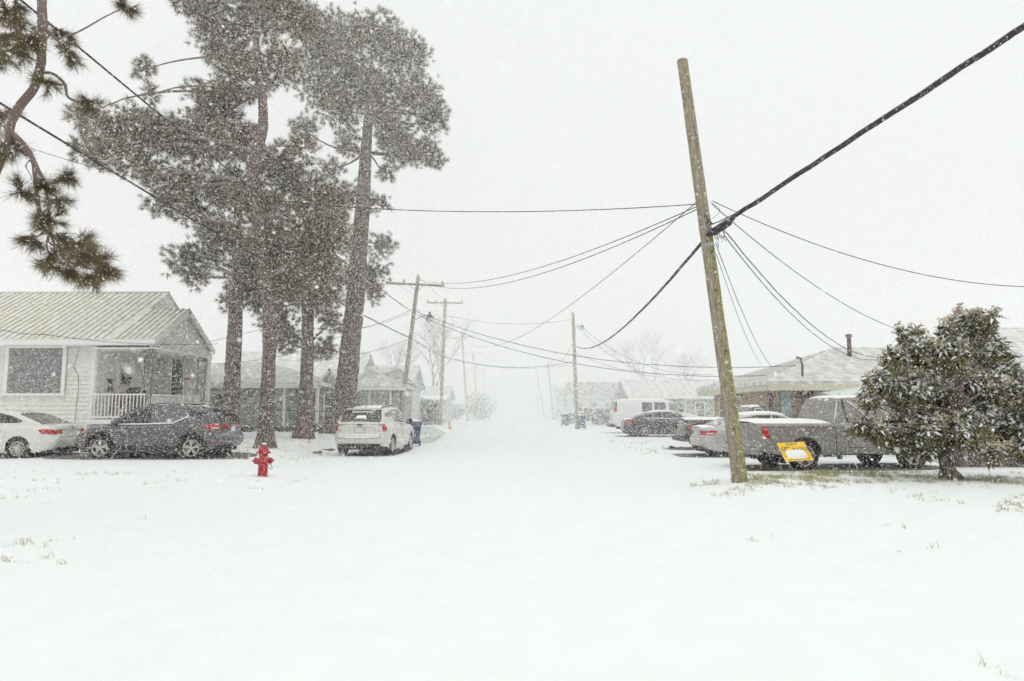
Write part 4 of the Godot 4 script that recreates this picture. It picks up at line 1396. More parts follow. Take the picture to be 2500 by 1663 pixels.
func grey_house():
	var t := thing("grey_house", "low grey green house with white trim and snowy roof behind the pine trunks", "house", Vector3(0, 0.5, 0))
	var zf := -34.6
	var st := st_new()
	add_box(st, Vector3(-15.3, 1.1, -38.3), Vector3(7.6, 2.4, 7.4))
	part(t, "wall", done(st), M.siding_grey)
	var s2 := st_new()
	add_box(s2, Vector3(-10.4, 1.1, -39.5), Vector3(2.2, 2.4, 5.8))
	part(t, "wall", done(s2), M.siding_green)
	for k in 14:
		part(t, "siding_board", box(Vector3(7.58, 0.02, 0.02)), M.siding_grey, Vector3(-15.3, 0.15 + k * 0.16, zf + 0.006))
	part(t, "fascia", box(Vector3(9.6, 0.22, 0.05)), M.trim_white, Vector3(-14.5, 2.28, zf + 0.45))
	hip_roof(t, -20.0, -9.6, zf + 0.45, -42.5, 2.42, 3.7, M.shingle_snow, true)
	window(t, 1.15, 1.75, Vector3(-14.6, 1.05, zf + 0.01), 0.0, M.trim_white, M.curtain, false, 0.14)
	part(t, "corner_board", box(Vector3(0.14, 2.3, 0.05)), M.trim_white, Vector3(-11.5, 1.1, zf + 0.04))
	part(t, "porch_post", box(Vector3(0.13, 2.3, 0.13)), M.trim_white, Vector3(-9.75, 1.1, zf + 0.3))
	part(t, "porch_post", box(Vector3(0.11, 2.3, 0.11)), M.trim_white, Vector3(-8.4, 1.1, -36.6))
	window(t, 0.42, 1.5, Vector3(-10.7, 1.25, -36.58), 0.0, M.trim_white, M.glass_house, true, 0.07)
	window(t, 0.5, 1.5, Vector3(-9.75, 1.25, -36.58), 0.0, M.trim_white, M.glass_house, true, 0.07)
	# small entry gable with white barge boards
	var g := part(t, "entry_gable", prism([[-10.55, 2.2], [-8.85, 2.2], [-9.7, 3.15]], 0, 0.12), M.siding_green, Vector3(0, 0, -36.4))
	part(t, "barge_board", slab(Vector3(-10.75, 2.15, -36.2), Vector3(-9.7, 3.3, -36.2), Vector3(-9.7, 3.3, -36.5), Vector3(-10.75, 2.15, -36.5), 0.14), M.trim_white)
	part(t, "barge_board", slab(Vector3(-9.7, 3.3, -36.2), Vector3(-8.65, 2.15, -36.2), Vector3(-8.65, 2.15, -36.5), Vector3(-9.7, 3.3, -36.5), 0.14), M.trim_white)
	part(t, "roof_slope", slab(Vector3(-10.75, 2.16, -36.5), Vector3(-9.7, 3.31, -36.5), Vector3(-9.7, 3.31, -40.0), Vector3(-10.75, 2.16, -40.0), 0.1), M.shingle_snow)
	part(t, "roof_slope", slab(Vector3(-9.7, 3.31, -36.5), Vector3(-8.65, 2.16, -36.5), Vector3(-8.65, 2.16, -40.0), Vector3(-9.7, 3.31, -40.0), 0.1), M.shingle_snow)
	# second wing
	var s3 := st_new()
	add_box(s3, Vector3(-7.9, 1.1, -41.5), Vector3(2.9, 2.4, 5.0))
	part(t, "wall", done(s3), M.siding_green)
	hip_roof(t, -9.6, -6.0, -38.7, -44.3, 2.42, 3.6, M.shingle_snow, true)
	part(t, "fascia", box(Vector3(3.6, 0.18, 0.05)), M.trim_white, Vector3(-7.8, 2.28, -38.72))
	for k in 3:
		part(t, "porch_post", box(Vector3(0.1, 2.3, 0.1)), M.trim_white, Vector3(-9.3 + k * 1.2, 1.1, -38.9))
	# shrubs along its foot
	for k in 9:
		shrub("foundation_shrub", "small snow dusted shrub at the foot of the grey house wall", "shrubs along the grey house", Vector3(-16.5 + k * 0.85, 0.5, zf + 0.6 + 0.2 * sin(k * 2.0)), 0.34, 60, 0.45)

func brick_house():
	var t := thing("brick_house", "tan brick bungalow with hipped snowy roof, vent pipe and pale awning", "house", Vector3(0, 0.05, 0))
	var st := st_new()
	add_box(st, Vector3(17.6, 1.22, -31.6), Vector3(14.0, 2.5, 8.6))
	part(t, "wall", done(st), M.brick_tan)
	hip_roof(t, 9.9, 25.3, -26.5, -36.7, 2.62, 4.35, M.shingle_snow, true)
	part(t, "fascia", box(Vector3(15.3, 0.26, 0.05)), M.awning_beige, Vector3(17.6, 2.4, -26.55))
	part(t, "fascia", box(Vector3(0.05, 0.26, 10.0)), M.awning_beige, Vector3(9.95, 2.4, -31.6))
	part(t, "soffit", box(Vector3(15.0, 0.03, 0.75)), M.awning_beige, Vector3(17.6, 2.3, -26.95))
	part(t, "soffit", box(Vector3(0.65, 0.03, 9.9)), M.awning_beige, Vector3(10.28, 2.3, -31.6))
	# street side window and shutter, pale door on the near wall
	part(t, "shutter", box(Vector3(0.04, 1.5, 0.4)), M.rust_pipe, Vector3(10.58, 1.45, -28.0))
	part(t, "door", box(Vector3(0.42, 2.1, 0.05)), M.door_blue, Vector3(10.9, 1.2, -27.27))
	window(t, 0.9, 1.2, Vector3(10.59, 1.5, -32.0), -PI / 2, M.trim_white, M.glass_house, true, 0.08)
	window(t, 0.9, 1.2, Vector3(10.59, 1.5, -34.4), -PI / 2, M.trim_white, M.glass_house, true, 0.08)
	for k in 14:
		part(t, "soldier_brick", box(Vector3(0.075, 0.22, 0.03)), M.rust_pipe, Vector3(11.35 + k * 0.16, 2.12, -27.28))
	part(t, "vent_pipe", lathe([[0.0, 3.9], [0.09, 3.9], [0.09, 4.75], [0.14, 4.76], [0.14, 4.86], [0.0, 4.9]], 12), M.rust_pipe, Vector3(15.0, 0, -30.2))
	part(t, "service_mast", tube([Vector3(11.55, 1.2, -27.2), Vector3(11.55, 3.3, -27.1), Vector3(11.45, 3.55, -27.0), Vector3(11.3, 3.6, -27.0)], [0.045, 0.045, 0.05, 0.06], 8), M.rust_pipe)
	part(t, "meter_box", box(Vector3(0.28, 0.42, 0.16)), M.metal_grey, Vector3(11.6, 1.25, -27.2))
	# sloping awning of pale metal over the near wall
	part(t, "awning", slab(Vector3(12.0, 2.02, -25.2), Vector3(14.4, 2.35, -25.2), Vector3(14.4, 2.65, -27.3), Vector3(12.0, 2.3, -27.3), 0.28), M.awning)
	part(t, "awning", slab(Vector3(14.42, 2.36, -25.2), Vector3(18.0, 2.5, -25.2), Vector3(18.0, 2.78, -27.3), Vector3(14.42, 2.66, -27.3), 0.26), M.awning_beige)
	for x in [12.15, 13.7, 15.6, 17.7]:
		part(t, "awning_post", box(Vector3(0.09, 2.2, 0.09)), M.awning, Vector3(x, 1.05, -25.4))
	part(t, "tarp", box(Vector3(2.9, 0.5, 0.05)), M.tarp_blue, Vector3(15.4, 1.95, -27.24))

func far_house(called: String, label: String, at: Vector3, w: float, dp: float, ev: float, ry: float, wall: String, roof: String, porch: bool):
	var t := thing(called, label, "house", at)
	var st := st_new()
	add_box(st, Vector3(0, ev / 2, -dp / 2), Vector3(w, ev, dp))
	part(t, "wall", done(st), M[wall])
	hip_roof(t, -w / 2 - 0.4, w / 2 + 0.4, 0.5, -dp - 0.4, ev + 0.03, ry, M[roof], false)
	for s in [-1, 1]:
		var g := part(t, "gable", prism([[-dp, ev - 0.05], [0, ev - 0.05], [-dp / 2, ry - 0.16]], 0, 0.1), M[wall])
		g.transform = Transform3D(Basis(Vector3(0, 0, 1), Vector3(0, 1, 0), Vector3(-1, 0, 0)), Vector3(s * w / 2 + (0.05), 0, 0))
	part(t, "fascia", box(Vector3(w + 0.8, 0.2, 0.05)), M.trim_white, Vector3(0, ev - 0.04, 0.47))
	var n := int(w / 1.7)
	for k in n:
		window(t, 0.75, 1.25, Vector3(-w / 2 + (k + 0.5) * w / n, ev * 0.5 + 0.15, 0.01), 0.0, M.trim_white, M.glass_house, true, 0.09)
	if porch:
		for k in 4:
			part(t, "porch_post", box(Vector3(0.12, ev, 0.12)), M.trim_white, Vector3(-w / 2 + 0.1 + k * (w - 0.2) / 3, ev / 2, 1.6))
		part(t, "porch_roof", slab(Vector3(-w / 2 - 0.3, ev - 0.05, 1.9), Vector3(w / 2 + 0.3, ev - 0.05, 1.9), Vector3(w / 2 + 0.3, ev + 0.35, 0.4), Vector3(-w / 2 - 0.3, ev + 0.35, 0.4), 0.14), M.snow_plain)
		part(t, "porch_floor", box(Vector3(w, 0.25, 1.8)), M.siding_pale, Vector3(0, 0.12, 0.9))

# ---------------------------------------------------------------- trees and plants
func tuft_mesh(count: int, length: float, width: float, seed_: int, spread_: float) -> Mesh:
	# a brush of pine needles round a short twig
	var key := "tuft%d_%d" % [count, seed_]
	if meshes.has(key):
		return meshes[key]
	var r := RandomNumberGenerator.new()
	r.seed = seed_
	var st := st_new(false)
	for k in count:
		var base := Vector3(0, r.randf_range(0, length * 0.55), 0)
		var a := r.randf() * TAU
		var tilt := r.randf_range(0.15, spread_)
		var dir := Vector3(cos(a) * sin(tilt), cos(tilt), sin(a) * sin(tilt))
		var droop := Vector3(0, -0.12 * length * r.randf(), 0)
		var tip := base + dir * length * r.randf_range(0.75, 1.1) + droop
		var sidev := dir.cross(Vector3(r.randf() - 0.5, r.randf() - 0.5, r.randf() - 0.5)).normalized() * width * 0.5
		var c := r.randf_range(0.6, 1.35)
		st.set_color(Color(c * r.randf_range(0.95, 1.15), c, c * 0.9))
		tri(st, base - sidev, base + sidev, tip)
	meshes[key] = done(st)
	return meshes[key]

func scatter(parent: Node, called: String, mesh: Mesh, mt: Material, places: Array) -> MultiMeshInstance3D:
	var mm := MultiMesh.new()
	mm.transform_format = MultiMesh.TRANSFORM_3D
	mm.mesh = mesh
	mm.instance_count = places.size()
	var buf := PackedFloat32Array()
	buf.resize(places.size() * 12)
	var i := 0
	for p in places:
		var b: Basis = p.basis
		var o: Vector3 = p.origin
		buf[i] = b.x.x; buf[i + 1] = b.y.x; buf[i + 2] = b.z.x; buf[i + 3] = o.x
		buf[i + 4] = b.x.y; buf[i + 5] = b.y.y; buf[i + 6] = b.z.y; buf[i + 7] = o.y
		buf[i + 8] = b.x.z; buf[i + 9] = b.y.z; buf[i + 10] = b.z.z; buf[i + 11] = o.z
		i += 12
	mm.buffer = buf
	var n := MultiMeshInstance3D.new()
	n.name = called
	n.multimesh = mm
	n.material_override = mt
	n.set_meta("kind", "stuff")
	parent.add_child(n, true)
	return n

func merged(parent: Node, called: String, mesh: Mesh, mt: Material, places: Array) -> MeshInstance3D:
	# the same, joined into one mesh: many small overlapping pieces
	var src := mesh.surface_get_arrays(0)
	var vs: PackedVector3Array = src[Mesh.ARRAY_VERTEX]
	var ns: PackedVector3Array = src[Mesh.ARRAY_NORMAL]
	var cs = src[Mesh.ARRAY_COLOR]
	if src[Mesh.ARRAY_INDEX] != null:
		var v2 := PackedVector3Array()
		var n2 := PackedVector3Array()
		var c2 := PackedColorArray()
		for i in src[Mesh.ARRAY_INDEX]:
			v2.append(vs[i])
			n2.append(ns[i])
			if cs != null:
				c2.append(cs[i])
		vs = v2
		ns = n2
		if cs != null:
			cs = c2
	var V := PackedVector3Array()
	var N := PackedVector3Array()
	var C := PackedColorArray()
	for p in places:
		V.append_array(p * vs)
		N.append_array(Transform3D(p.basis.orthonormalized(), Vector3.ZERO) * ns)
		if cs != null:
			C.append_array(cs)
	var arr := []
	arr.resize(Mesh.ARRAY_MAX)
	arr[Mesh.ARRAY_VERTEX] = V
	arr[Mesh.ARRAY_NORMAL] = N
	if cs != null:
		arr[Mesh.ARRAY_COLOR] = C
	var am := ArrayMesh.new()
	am.add_surface_from_arrays(Mesh.PRIMITIVE_TRIANGLES, arr)
	var o := part(parent, called, am, mt)
	o.set_meta("kind", "stuff")
	return o

func toward(dir: Vector3, size: float) -> Basis:
	# a basis whose y runs along dir, turned at random about it
	var y := dir.normalized()
	var x := y.cross(Vector3(rng.randf() - 0.5, rng.randf() - 0.5, rng.randf() - 0.5))
	if x.length() < 0.01:
		x = y.cross(Vector3(1, 0.2, 0.1))
	x = x.normalized()
	return Basis(x * size, y * size, x.cross(y) * size)

func trunk_mesh(path: Array, base: Vector3, sides := 14, wob := 0.06, flare := true) -> Mesh:
	# tapered and lumpy, with root flare at the foot
	var pts := []
	var rad := []
	for i in path.size() - 1:
		var a := Vector3(path[i][0], path[i][1], path[i][2]) - base
		var b := Vector3(path[i + 1][0], path[i + 1][1], path[i + 1][2]) - base
		var k := maxi(2, int(a.distance_to(b) / 0.25))
		for j in k:
			pts.append(a.lerp(b, float(j) / k))
			rad.append(lerpf(path[i][3], path[i + 1][3], float(j) / k))
	pts.append(Vector3(path[-1][0], path[-1][1], path[-1][2]) - base)
	rad.append(path[-1][3])
	var sm := []
	for i in pts.size():
		var a: Vector3 = pts[maxi(i - 1, 0)]
		var b: Vector3 = pts[mini(i + 1, pts.size() - 1)]
		sm.append((a + pts[i] * 2.0 + b) / 4.0 if i > 0 and i < pts.size() - 1 else pts[i])
	var st := st_new(true)
	var rings := []
	for i in sm.size():
		var ring := []
		for k in sides:
			var a := TAU * k / sides
			var r: float = rad[i] * (1.0 + wob * hill.get_noise_3d(cos(a) * 60 + base.x * 9, sm[i].y * 45, sin(a) * 60 + base.z * 9) * 2.0)
			if flare and sm[i].y < 0.9:
				var f := clampf(1.0 - sm[i].y / 0.9, 0, 1)
				r *= 1.0 + f * f * (0.15 + 0.22 * sin(a * 4.0 + base.x))
			ring.append(sm[i] + Vector3(cos(a) * r, 0, sin(a) * r))
		rings.append(ring)
	for i in rings.size() - 1:
		for k in sides:
			var n := (k + 1) % sides
			quad(st, rings[i][k], rings[i + 1][k], rings[i + 1][n], rings[i][n])
	return done(st)

func branch_between(st: SurfaceTool, a: Vector3, b: Vector3, r0: float, r1: float, bend: float, sides := 7):
	var pts := []
	var rad := []
	var n := 8
	var side := (b - a).cross(Vector3.UP).normalized()
	var w1 := rng.randf_range(-1, 1) * bend
	var w2 := rng.randf_range(-1, 1) * bend
	for i in n + 1:
		var t := float(i) / n
		var p := a.lerp(b, t)
		p += Vector3.UP * sin(t * PI) * w1 * a.distance_to(b) + side * sin(t * PI * 2) * w2 * 0.5 * a.distance_to(b)
		pts.append(p)
		rad.append(lerpf(r0, r1, pow(t, 0.8)))
	add_tube(st, pts, rad, sides)

func pine(label: String, path: Array, blobs: Array, per: float):
	var base := Vector3(path[0][0], path[0][1], path[0][2])
	var t := thing("pine_tree", label, "tree", base, 0.0, "tall pines on the verge")
	part(t, "trunk", trunk_mesh(path, base, 16), M.bark)
	var st := st_new(true)
	var tufts := []
	var brown := []
	for b in blobs:
		var c := Vector3(b[0], b[1], b[2]) - base
		var r: float = b[3]
		# limb from the nearest fitting point of the trunk, lower than the clump
		var best := Vector3.ZERO
		var bd := 1e9
		var br := 0.1
		for q in path:
			var p := Vector3(q[0], q[1], q[2]) - base
			var dd := p.distance_to(c) + absf(p.y - (c.y - 0.5)) * 0.6
			if dd < bd:
				bd = dd
				best = p
				br = q[3]
		var len_ := best.distance_to(c)
		if len_ > 0.5:
			branch_between(st, best, c, minf(br * 0.5, 0.03 + len_ * 0.022), 0.018, 0.09)
		for k in 5:
			var dv := Vector3(rng.randfn(), rng.randfn() * 0.8 + 0.2, rng.randfn()).normalized()
			var e := c + dv * r * rng.randf_range(0.5, 0.95)
			branch_between(st, c - dv * r * 0.1, e, 0.02, 0.007, 0.1, 5)
		var n := int(per * r * r)
		for k in n:
			var dv := Vector3(rng.randfn(), rng.randfn(), rng.randfn()).normalized()
			var rr := r * pow(rng.randf(), 0.45)
			var lump := 0.78 + 0.5 * hill.get_noise_3d(b[0] * 30 + dv.x * 45, b[1] * 30 + dv.y * 45, b[2] * 30 + dv.z * 45)
			var p := c + Vector3(dv.x, dv.y * 0.85, dv.z) * rr * lump * 1.12
			var face := (dv + Vector3(0, 0.25, 0) + Vector3(rng.randfn(), rng.randfn(), rng.randfn()) * 0.4)
			var tr := Transform3D(toward(face, rng.randf_range(0.75, 1.2)), p)
			if rng.randf() < 0.25:
				brown.append(tr)
			else:
				tufts.append(tr)
	part(t, "limbs", done(st), M.branch)
	merged(t, "crown", tuft_mesh(40, 0.25, 0.013, 5, 1.35), M.needle, tufts)
	merged(t, "crown_old_needles", tuft_mesh(36, 0.24, 0.013, 6, 1.5), M.needle_brown, brown)

func build_pines():
	pine("slim pine whose bare trunk rises behind the charcoal crossover", TRUNKS[0], CROWNS[0], 220)
	pine("tallest pine with crooked trunk behind the hydrant and a long limb", TRUNKS[1], CROWNS[1], 240)
	pine("straight pine between the crooked pine and the stout pine", TRUNKS[2], CROWNS[2], 220)
	pine("stout pine with flared foot and domed crown beside the champagne suv", TRUNKS[3], CROWNS[3], 210)
	# the pine whose limb hangs into view; its trunk stands beyond the edge of the picture
	var base := Vector3(-9.6, 0.05, -8.2)
	var t := thing("pine_tree", "pine with a drooping crooked limb of loose needle sprays", "tree", base, 0.0, "tall pines on the verge")
	part(t, "trunk", trunk_mesh([[-9.6, 0.0, -8.2, 0.4], [-9.55, 1.0, -8.2, 0.3], [-9.4, 5, -8.3, 0.27], [-9.3, 9, -8.5, 0.22], [-9.2, 12, -8.6, 0.17]], base), M.bark)
	var st := st_new(true)
	add_tube(st, [Vector3(0.25, 9.5, -0.3), Vector3(1.6, 10.2, -0.5), Vector3(2.9, 10.0, -0.8), Vector3(LIMBS[0][0][0], LIMBS[0][0][1], LIMBS[0][0][2]) - base], [0.12, 0.1, 0.08, 0.062], 9)
	for l in LIMBS:
		var pts := []
		var rad := []
		for i in l.size() - 1:
			var a := Vector3(l[i][0], l[i][1], l[i][2]) - base
			var b := Vector3(l[i + 1][0], l[i + 1][1], l[i + 1][2]) - base
			for j in 4:
				pts.append(a.lerp(b, j / 4.0) + Vector3(rng.randfn(), rng.randfn(), rng.randfn()) * 0.006)
				rad.append(lerpf(l[i][3], l[i + 1][3], j / 4.0) * rng.randf_range(0.93, 1.07))
		pts.append(Vector3(l[-1][0], l[-1][1], l[-1][2]) - base)
		rad.append(l[-1][3])
		var sm := pts.duplicate()
		for it in 2:
			for i in range(1, pts.size() - 1):
				sm[i] = (pts[i - 1] + pts[i] * 2.0 + pts[i + 1]) / 4.0
			pts = sm.duplicate()
		add_tube(st, pts, rad, 9)
	var nodes := []
	for l in LIMBS:
		for q in l:
			nodes.append(Vector3(q[0], q[1], q[2]) - base)
	var tufts := []
	for b in NEAR_TUFTS:
		var c := Vector3(b[0], b[1], b[2]) - base
		var r: float = b[3]
		var best: Vector3 = nodes[0]
		for q in nodes:
			if q.distance_to(c) < best.distance_to(c):
				best = q
		branch_between(st, best, c, 0.014, 0.008, 0.18, 6)
		var lead := (c - best).normalized() * 0.5 + Vector3(0.15, -0.35, 0)
		for k in 7:
			var dv := (lead + Vector3(rng.randfn(), rng.randfn() * 0.8, rng.randfn()) * 0.75).normalized()
			var e := c + dv * r * rng.randf_range(0.5, 1.0)
			branch_between(st, c - dv * r * 0.3, e, 0.008, 0.004, 0.2, 5)
			for q in 6:
				var f := rng.randf_range(0.1, 1.0)
				tufts.append(Transform3D(toward(dv + Vector3(rng.randfn(), rng.randfn() - 0.2, rng.randfn()) * 0.3, rng.randf_range(0.7, 1.1)), (c - dv * r * 0.3).lerp(e, f)))
	# a few bare curled twigs
	for k in 14:
		var q: Vector3 = nodes[9 + k % 14]
		branch_between(st, q, q + Vector3(rng.randfn() * 0.2, -rng.randf_range(0.1, 0.4), rng.randfn() * 0.15), 0.008, 0.003, 0.4, 5)
	part(t, "limbs", done(st), M.branch)
	merged(t, "crown", tuft_mesh(34, 0.2, 0.0042, 7, 0.95), M.needle, tufts)

func bare_tree(label: String, at: Vector3, height: float, seed_: int, splay: float):
	var r := RandomNumberGenerator.new()
	r.seed = seed_
	var t := thing("bare_tree", label, "tree", at, 0.0, "bare winter trees")
	var st := st_new(true)
	var twigs := st_new(true)
	var stack := [[Vector3.ZERO, Vector3.UP, height * 0.3, height * 0.016, 0]]
	while stack.size():
		var s: Array = stack.pop_back()
		var a: Vector3 = s[0]
		var dir: Vector3 = s[1]
		var len_: float = s[2]
		var rad: float = s[3]
		var lev: int = s[4]
		var mid: Vector3 = a + dir * len_ * 0.5 + Vector3(r.randfn(), r.randfn() * 0.3, r.randfn()) * len_ * 0.06
		var b: Vector3 = a + dir * len_
		add_tube(st if lev < 2 else twigs, [a, mid, b], [rad, rad * 0.85, rad * 0.68], 6 if lev < 3 else 4, false)
		if lev < 6:
			var n := 3 if lev < 4 else 2
			for k in n:
				var az := r.randf() * TAU
				var d := (dir + Vector3(cos(az), r.randf_range(-0.1, 0.5), sin(az)) * splay * r.randf_range(0.5, 1.2)).normalized()
				stack.append([a.lerp(b, 1.0 if k == 0 else r.randf_range(0.6, 1.0)), d, len_ * r.randf_range(0.66, 0.86), maxf(rad * 0.6, 0.008), lev + 1])
	part(t, "trunk", done(st), M.bare_branch)
	part(t, "crown", done(twigs), M.bare_branch)

func leaf_clump(count: int, length: float, width: float, seed_: int) -> Mesh:
	var key := "clump%d_%d" % [count, seed_]
	if meshes.has(key):
		return meshes[key]
	var r := RandomNumberGenerator.new()
	r.seed = seed_
	var st := st_new(false)
	for k in count:
		var a := TAU * k / count * 2.4 + r.randf() * 0.5
		var tilt := r.randf_range(0.5, 1.75)
		var dir := Vector3(cos(a) * sin(tilt), cos(tilt), sin(a) * sin(tilt))
		var sd := dir.cross(Vector3.UP).normalized() * width * 0.5
		var nrm := sd.cross(dir).normalized()
		var l := length * r.randf_range(0.7, 1.15)
		var p0 := Vector3(0, r.randf_range(-0.06, 0.06), 0)
		var p1 := p0 + dir * l * 0.45 + nrm * 0.01
		var p2 := p0 + dir * l + Vector3(0, -l * r.randf_range(0.1, 0.4), 0)
		var c := r.randf_range(0.6, 1.4)
		st.set_color(Color(c, c * r.randf_range(0.9, 1.1), c * 0.8))
		tri(st, p0, p1 - sd, p1)
		tri(st, p0, p1, p1 + sd)
		tri(st, p1 - sd, p2, p1)
		tri(st, p1, p2, p1 + sd)
	meshes[key] = done(st)
	return meshes[key]

func shrub(called: String, label: String, group: String, at: Vector3, r: float, n: int, flat := 0.8, mt := "shrub_leaf"):
	var t := thing(called, label, "shrub", at, 0.0, group)
	var st := st_new(true)
	for k in 5:
		var a := TAU * k / 5
		branch_between(st, Vector3.ZERO, Vector3(cos(a) * r * 0.5, r * flat * 1.1, sin(a) * r * 0.5), 0.03 * r + 0.01, 0.008, 0.1, 5)
	part(t, "stem", done(st), M.branch)
	var pl := []
	var sn := []
	for k in n:
		var dv := Vector3(rng.randfn(), rng.randfn(), rng.randfn()).normalized()
		var p := Vector3(dv.x, dv.y * flat, dv.z) * r * pow(rng.randf(), 0.4) + Vector3(0, r * flat, 0)
		if p.y < 0.02:
			p.y = 0.02 + rng.randf() * 0.1
		var tr := Transform3D(toward(dv + Vector3(0, 0.4, 0), rng.randf_range(0.7, 1.3)), p)
		pl.append(tr)
		if dv.y > 0.25 and rng.randf() < 0.6:
			sn.append(Transform3D(Basis(Vector3.UP, rng.randf() * TAU).scaled(Vector3.ONE * rng.randf_range(0.6, 1.3)), p + Vector3(0, 0.05, 0)))
	scatter(t, "foliage", leaf_clump(12, 0.16, 0.06, 31), M[mt], pl)
	scatter(t, "snow_cap", snow_lump(), M.snow_plain, sn)

func snow_lump() -> Mesh:
	if not meshes.has("lump"):
		meshes["lump"] = lathe([[0.0, -0.015], [0.07, -0.01], [0.09, 0.01], [0.06, 0.03], [0.0, 0.04]], 7)
	return meshes["lump"]

func build_far_trees():
	bare_tree("tall bare tree, faint grey, behind the second crossarm pole", Vector3(-9.5, 0.2, -82.0), 13.0, 5, 0.55)
	bare_tree("bare tree, faint, beside the round bush", Vector3(-14.5, 0.2, -86.0), 11.0, 15, 0.5)
	bare_tree("bare forked tree standing beyond the long low grey roofed house", Vector3(20.0, 0.2, -98.0), 13.0, 8, 0.6)
	bare_tree("smaller bare tree beside the forked one", Vector3(24.3, 0.2, -98.0), 11.0, 21, 0.5)
	shrub("round_bush", "round grey green bush behind the second crossarm pole", "bushes along the far street", Vector3(-7.6, 0.2, -60.0), 1.45, 520, 0.85)
	shrub("round_bush", "large bush fading into the snowfall beside the far crossarm pole", "bushes along the far street", Vector3(-4.9, 0.2, -100.0), 2.7, 800, 0.75)
	shrub("round_bush", "low hedge fading into the snowfall behind the third crossarm pole", "bushes along the far street", Vector3(-8.2, 0.2, -96.0), 2.0, 500, 0.6)

func build_loquat():
	var base := Vector3(9.2, ground_h(9.2, -14.5), -14.5)
	var t := thing("loquat_tree", "evergreen loquat tree with cream blossom clusters and twisted trunk by the grey pickup", "tree", base)
	var path := [[9.25, base.y - 0.1, -14.5, 0.23], [9.2, base.y + 0.1, -14.5, 0.2], [9.14, base.y + 0.22, -14.5, 0.14], [9.06, base.y + 0.42, -14.5, 0.11], [9.15, base.y + 0.6, -14.5, 0.105], [9.36, base.y + 0.85, -14.55, 0.09], [9.45, base.y + 1.2, -14.5, 0.09], [9.5, base.y + 1.9, -14.5, 0.07], [9.5, base.y + 2.6, -14.5, 0.04]]
	part(t, "trunk", trunk_mesh(path, base, 16, 0.3, false), M.bark)
	var st := st_new(true)
	var pl := []
	var fl := []
	var sn := []
	var top := Vector3(0.25, 1.1, 0)
	for b in LOQUAT:
		var c := Vector3(b[0], b[1], b[2]) - base
		var r: float = b[3]
		branch_between(st, top + Vector3(0, clampf(c.y - 1.6, -0.4, 1.2), 0), c, 0.04, 0.012, 0.1, 6)
		for k in int(80 * r / 0.42 * r / 0.42):
			var dv := Vector3(rng.randfn(), rng.randfn(), rng.randfn()).normalized()
			var p := c + dv * r * pow(rng.randf(), 0.4) * 0.95
			pl.append(Transform3D(toward(dv * 0.7 + Vector3(0, 0.7, 0) + Vector3(rng.randfn(), rng.randfn(), rng.randfn()) * 0.25, rng.randf_range(0.75, 1.2)), p))
			if dv.y > -0.3 and rng.randf() < 0.26:
				fl.append(Transform3D(toward(dv + Vector3(0, 0.8, 0), rng.randf_range(0.7, 1.3)), p + Vector3(0, 0.05, 0) + dv * 0.05))
			if dv.y > -0.05 and p.distance_to(c) > r * 0.55 and rng.randf() < 0.55 + dv.y * 0.7:
				var lt: Transform3D = pl[-1]
				sn.append(Transform3D(lt.basis, p + Vector3(0, 0.035, 0)))
	part(t, "limbs", done(st), M.branch)
	merged(t, "crown", leaf_clump(12, 0.27, 0.066, 41), M.loquat_leaf, pl)
	var bs := st_new(false)
	var r2 := RandomNumberGenerator.new()
	r2.seed = 3
	for k in 34:
		var c := Vector3(r2.randfn() * 0.045, r2.randf_range(0, 0.14), r2.randfn() * 0.045)
		var q := Vector3(r2.randfn(), r2.randfn(), r2.randfn()).normalized() * 0.03
		var w := q.cross(Vector3(0.3, 0.8, 0.5)).normalized() * 0.024
		tri(bs, c - q, c + w, c + q)
		tri(bs, c - q, c + q.cross(w).normalized() * 0.024, c + q)
	merged(t, "blossom", done(bs), M.blossom, fl)
	merged(t, "snow_on_leaves", leaf_clump(9, 0.25, 0.066, 42), M.snow_plain, sn)

# ---------------------------------------------------------------- poles and wires
func pole(label: String, foot: Vector3, top: Vector3, r0: float, r1: float, mt: String, arm := 0.0, arm_down := 0.55, arm_tilt := 0.0) -> Node3D:
	var t := thing("utility_pole", label, "pole", foot, 0.0, "utility poles along the street")
	var h := top - foot
	var pts := []
	var rad := []
	for i in 21:
		var f := i / 20.0
		pts.append(h * f - Vector3(0, 0.25, 0) * (1.0 if i == 0 else 0.0))
		rad.append(lerpf(r0, r1, f) * (1.0 + 0.02 * sin(i * 2.3)))
	part(t, "shaft", tube(pts, rad, 18), M[mt])
	part(t, "pole_top", lathe([[r1, -0.01], [r1 * 0.8, 0.07], [r1 * 0.25, 0.17], [0.0, 0.18]] if arm > 0 else [[r1, -0.01], [r1 * 0.96, 0.015], [0.0, 0.02]], 16), M[mt], h)
	if arm > 0:
		var dir := Basis(Vector3.BACK, arm_tilt)
		var c := h - h.normalized() * arm_down + Vector3(0, 0, r1 + 0.05)
		var a := part(t, "crossarm", box(Vector3(arm, 0.13, 0.1)), M[mt], c)
		a.basis = dir
		for x in [-0.47, -0.23, 0.46]:
			var ins := part(t, "insulator", lathe([[0.0, 0.0], [0.02, 0.0], [0.02, 0.07], [0.07, 0.08], [0.075, 0.11], [0.04, 0.14], [0.05, 0.17], [0.035, 0.2], [0.0, 0.21]], 12), M.porcelain, c + dir * Vector3(arm * x, 0.06, 0))
		for s in [-1, 1]:
			part(t, "brace", tube([c + dir * Vector3(s * arm * 0.13, -0.05, 0), h - h.normalized() * (arm_down + 0.42) + Vector3(0, 0, r1)], [0.018, 0.018], 5), M.metal_grey)
	return t

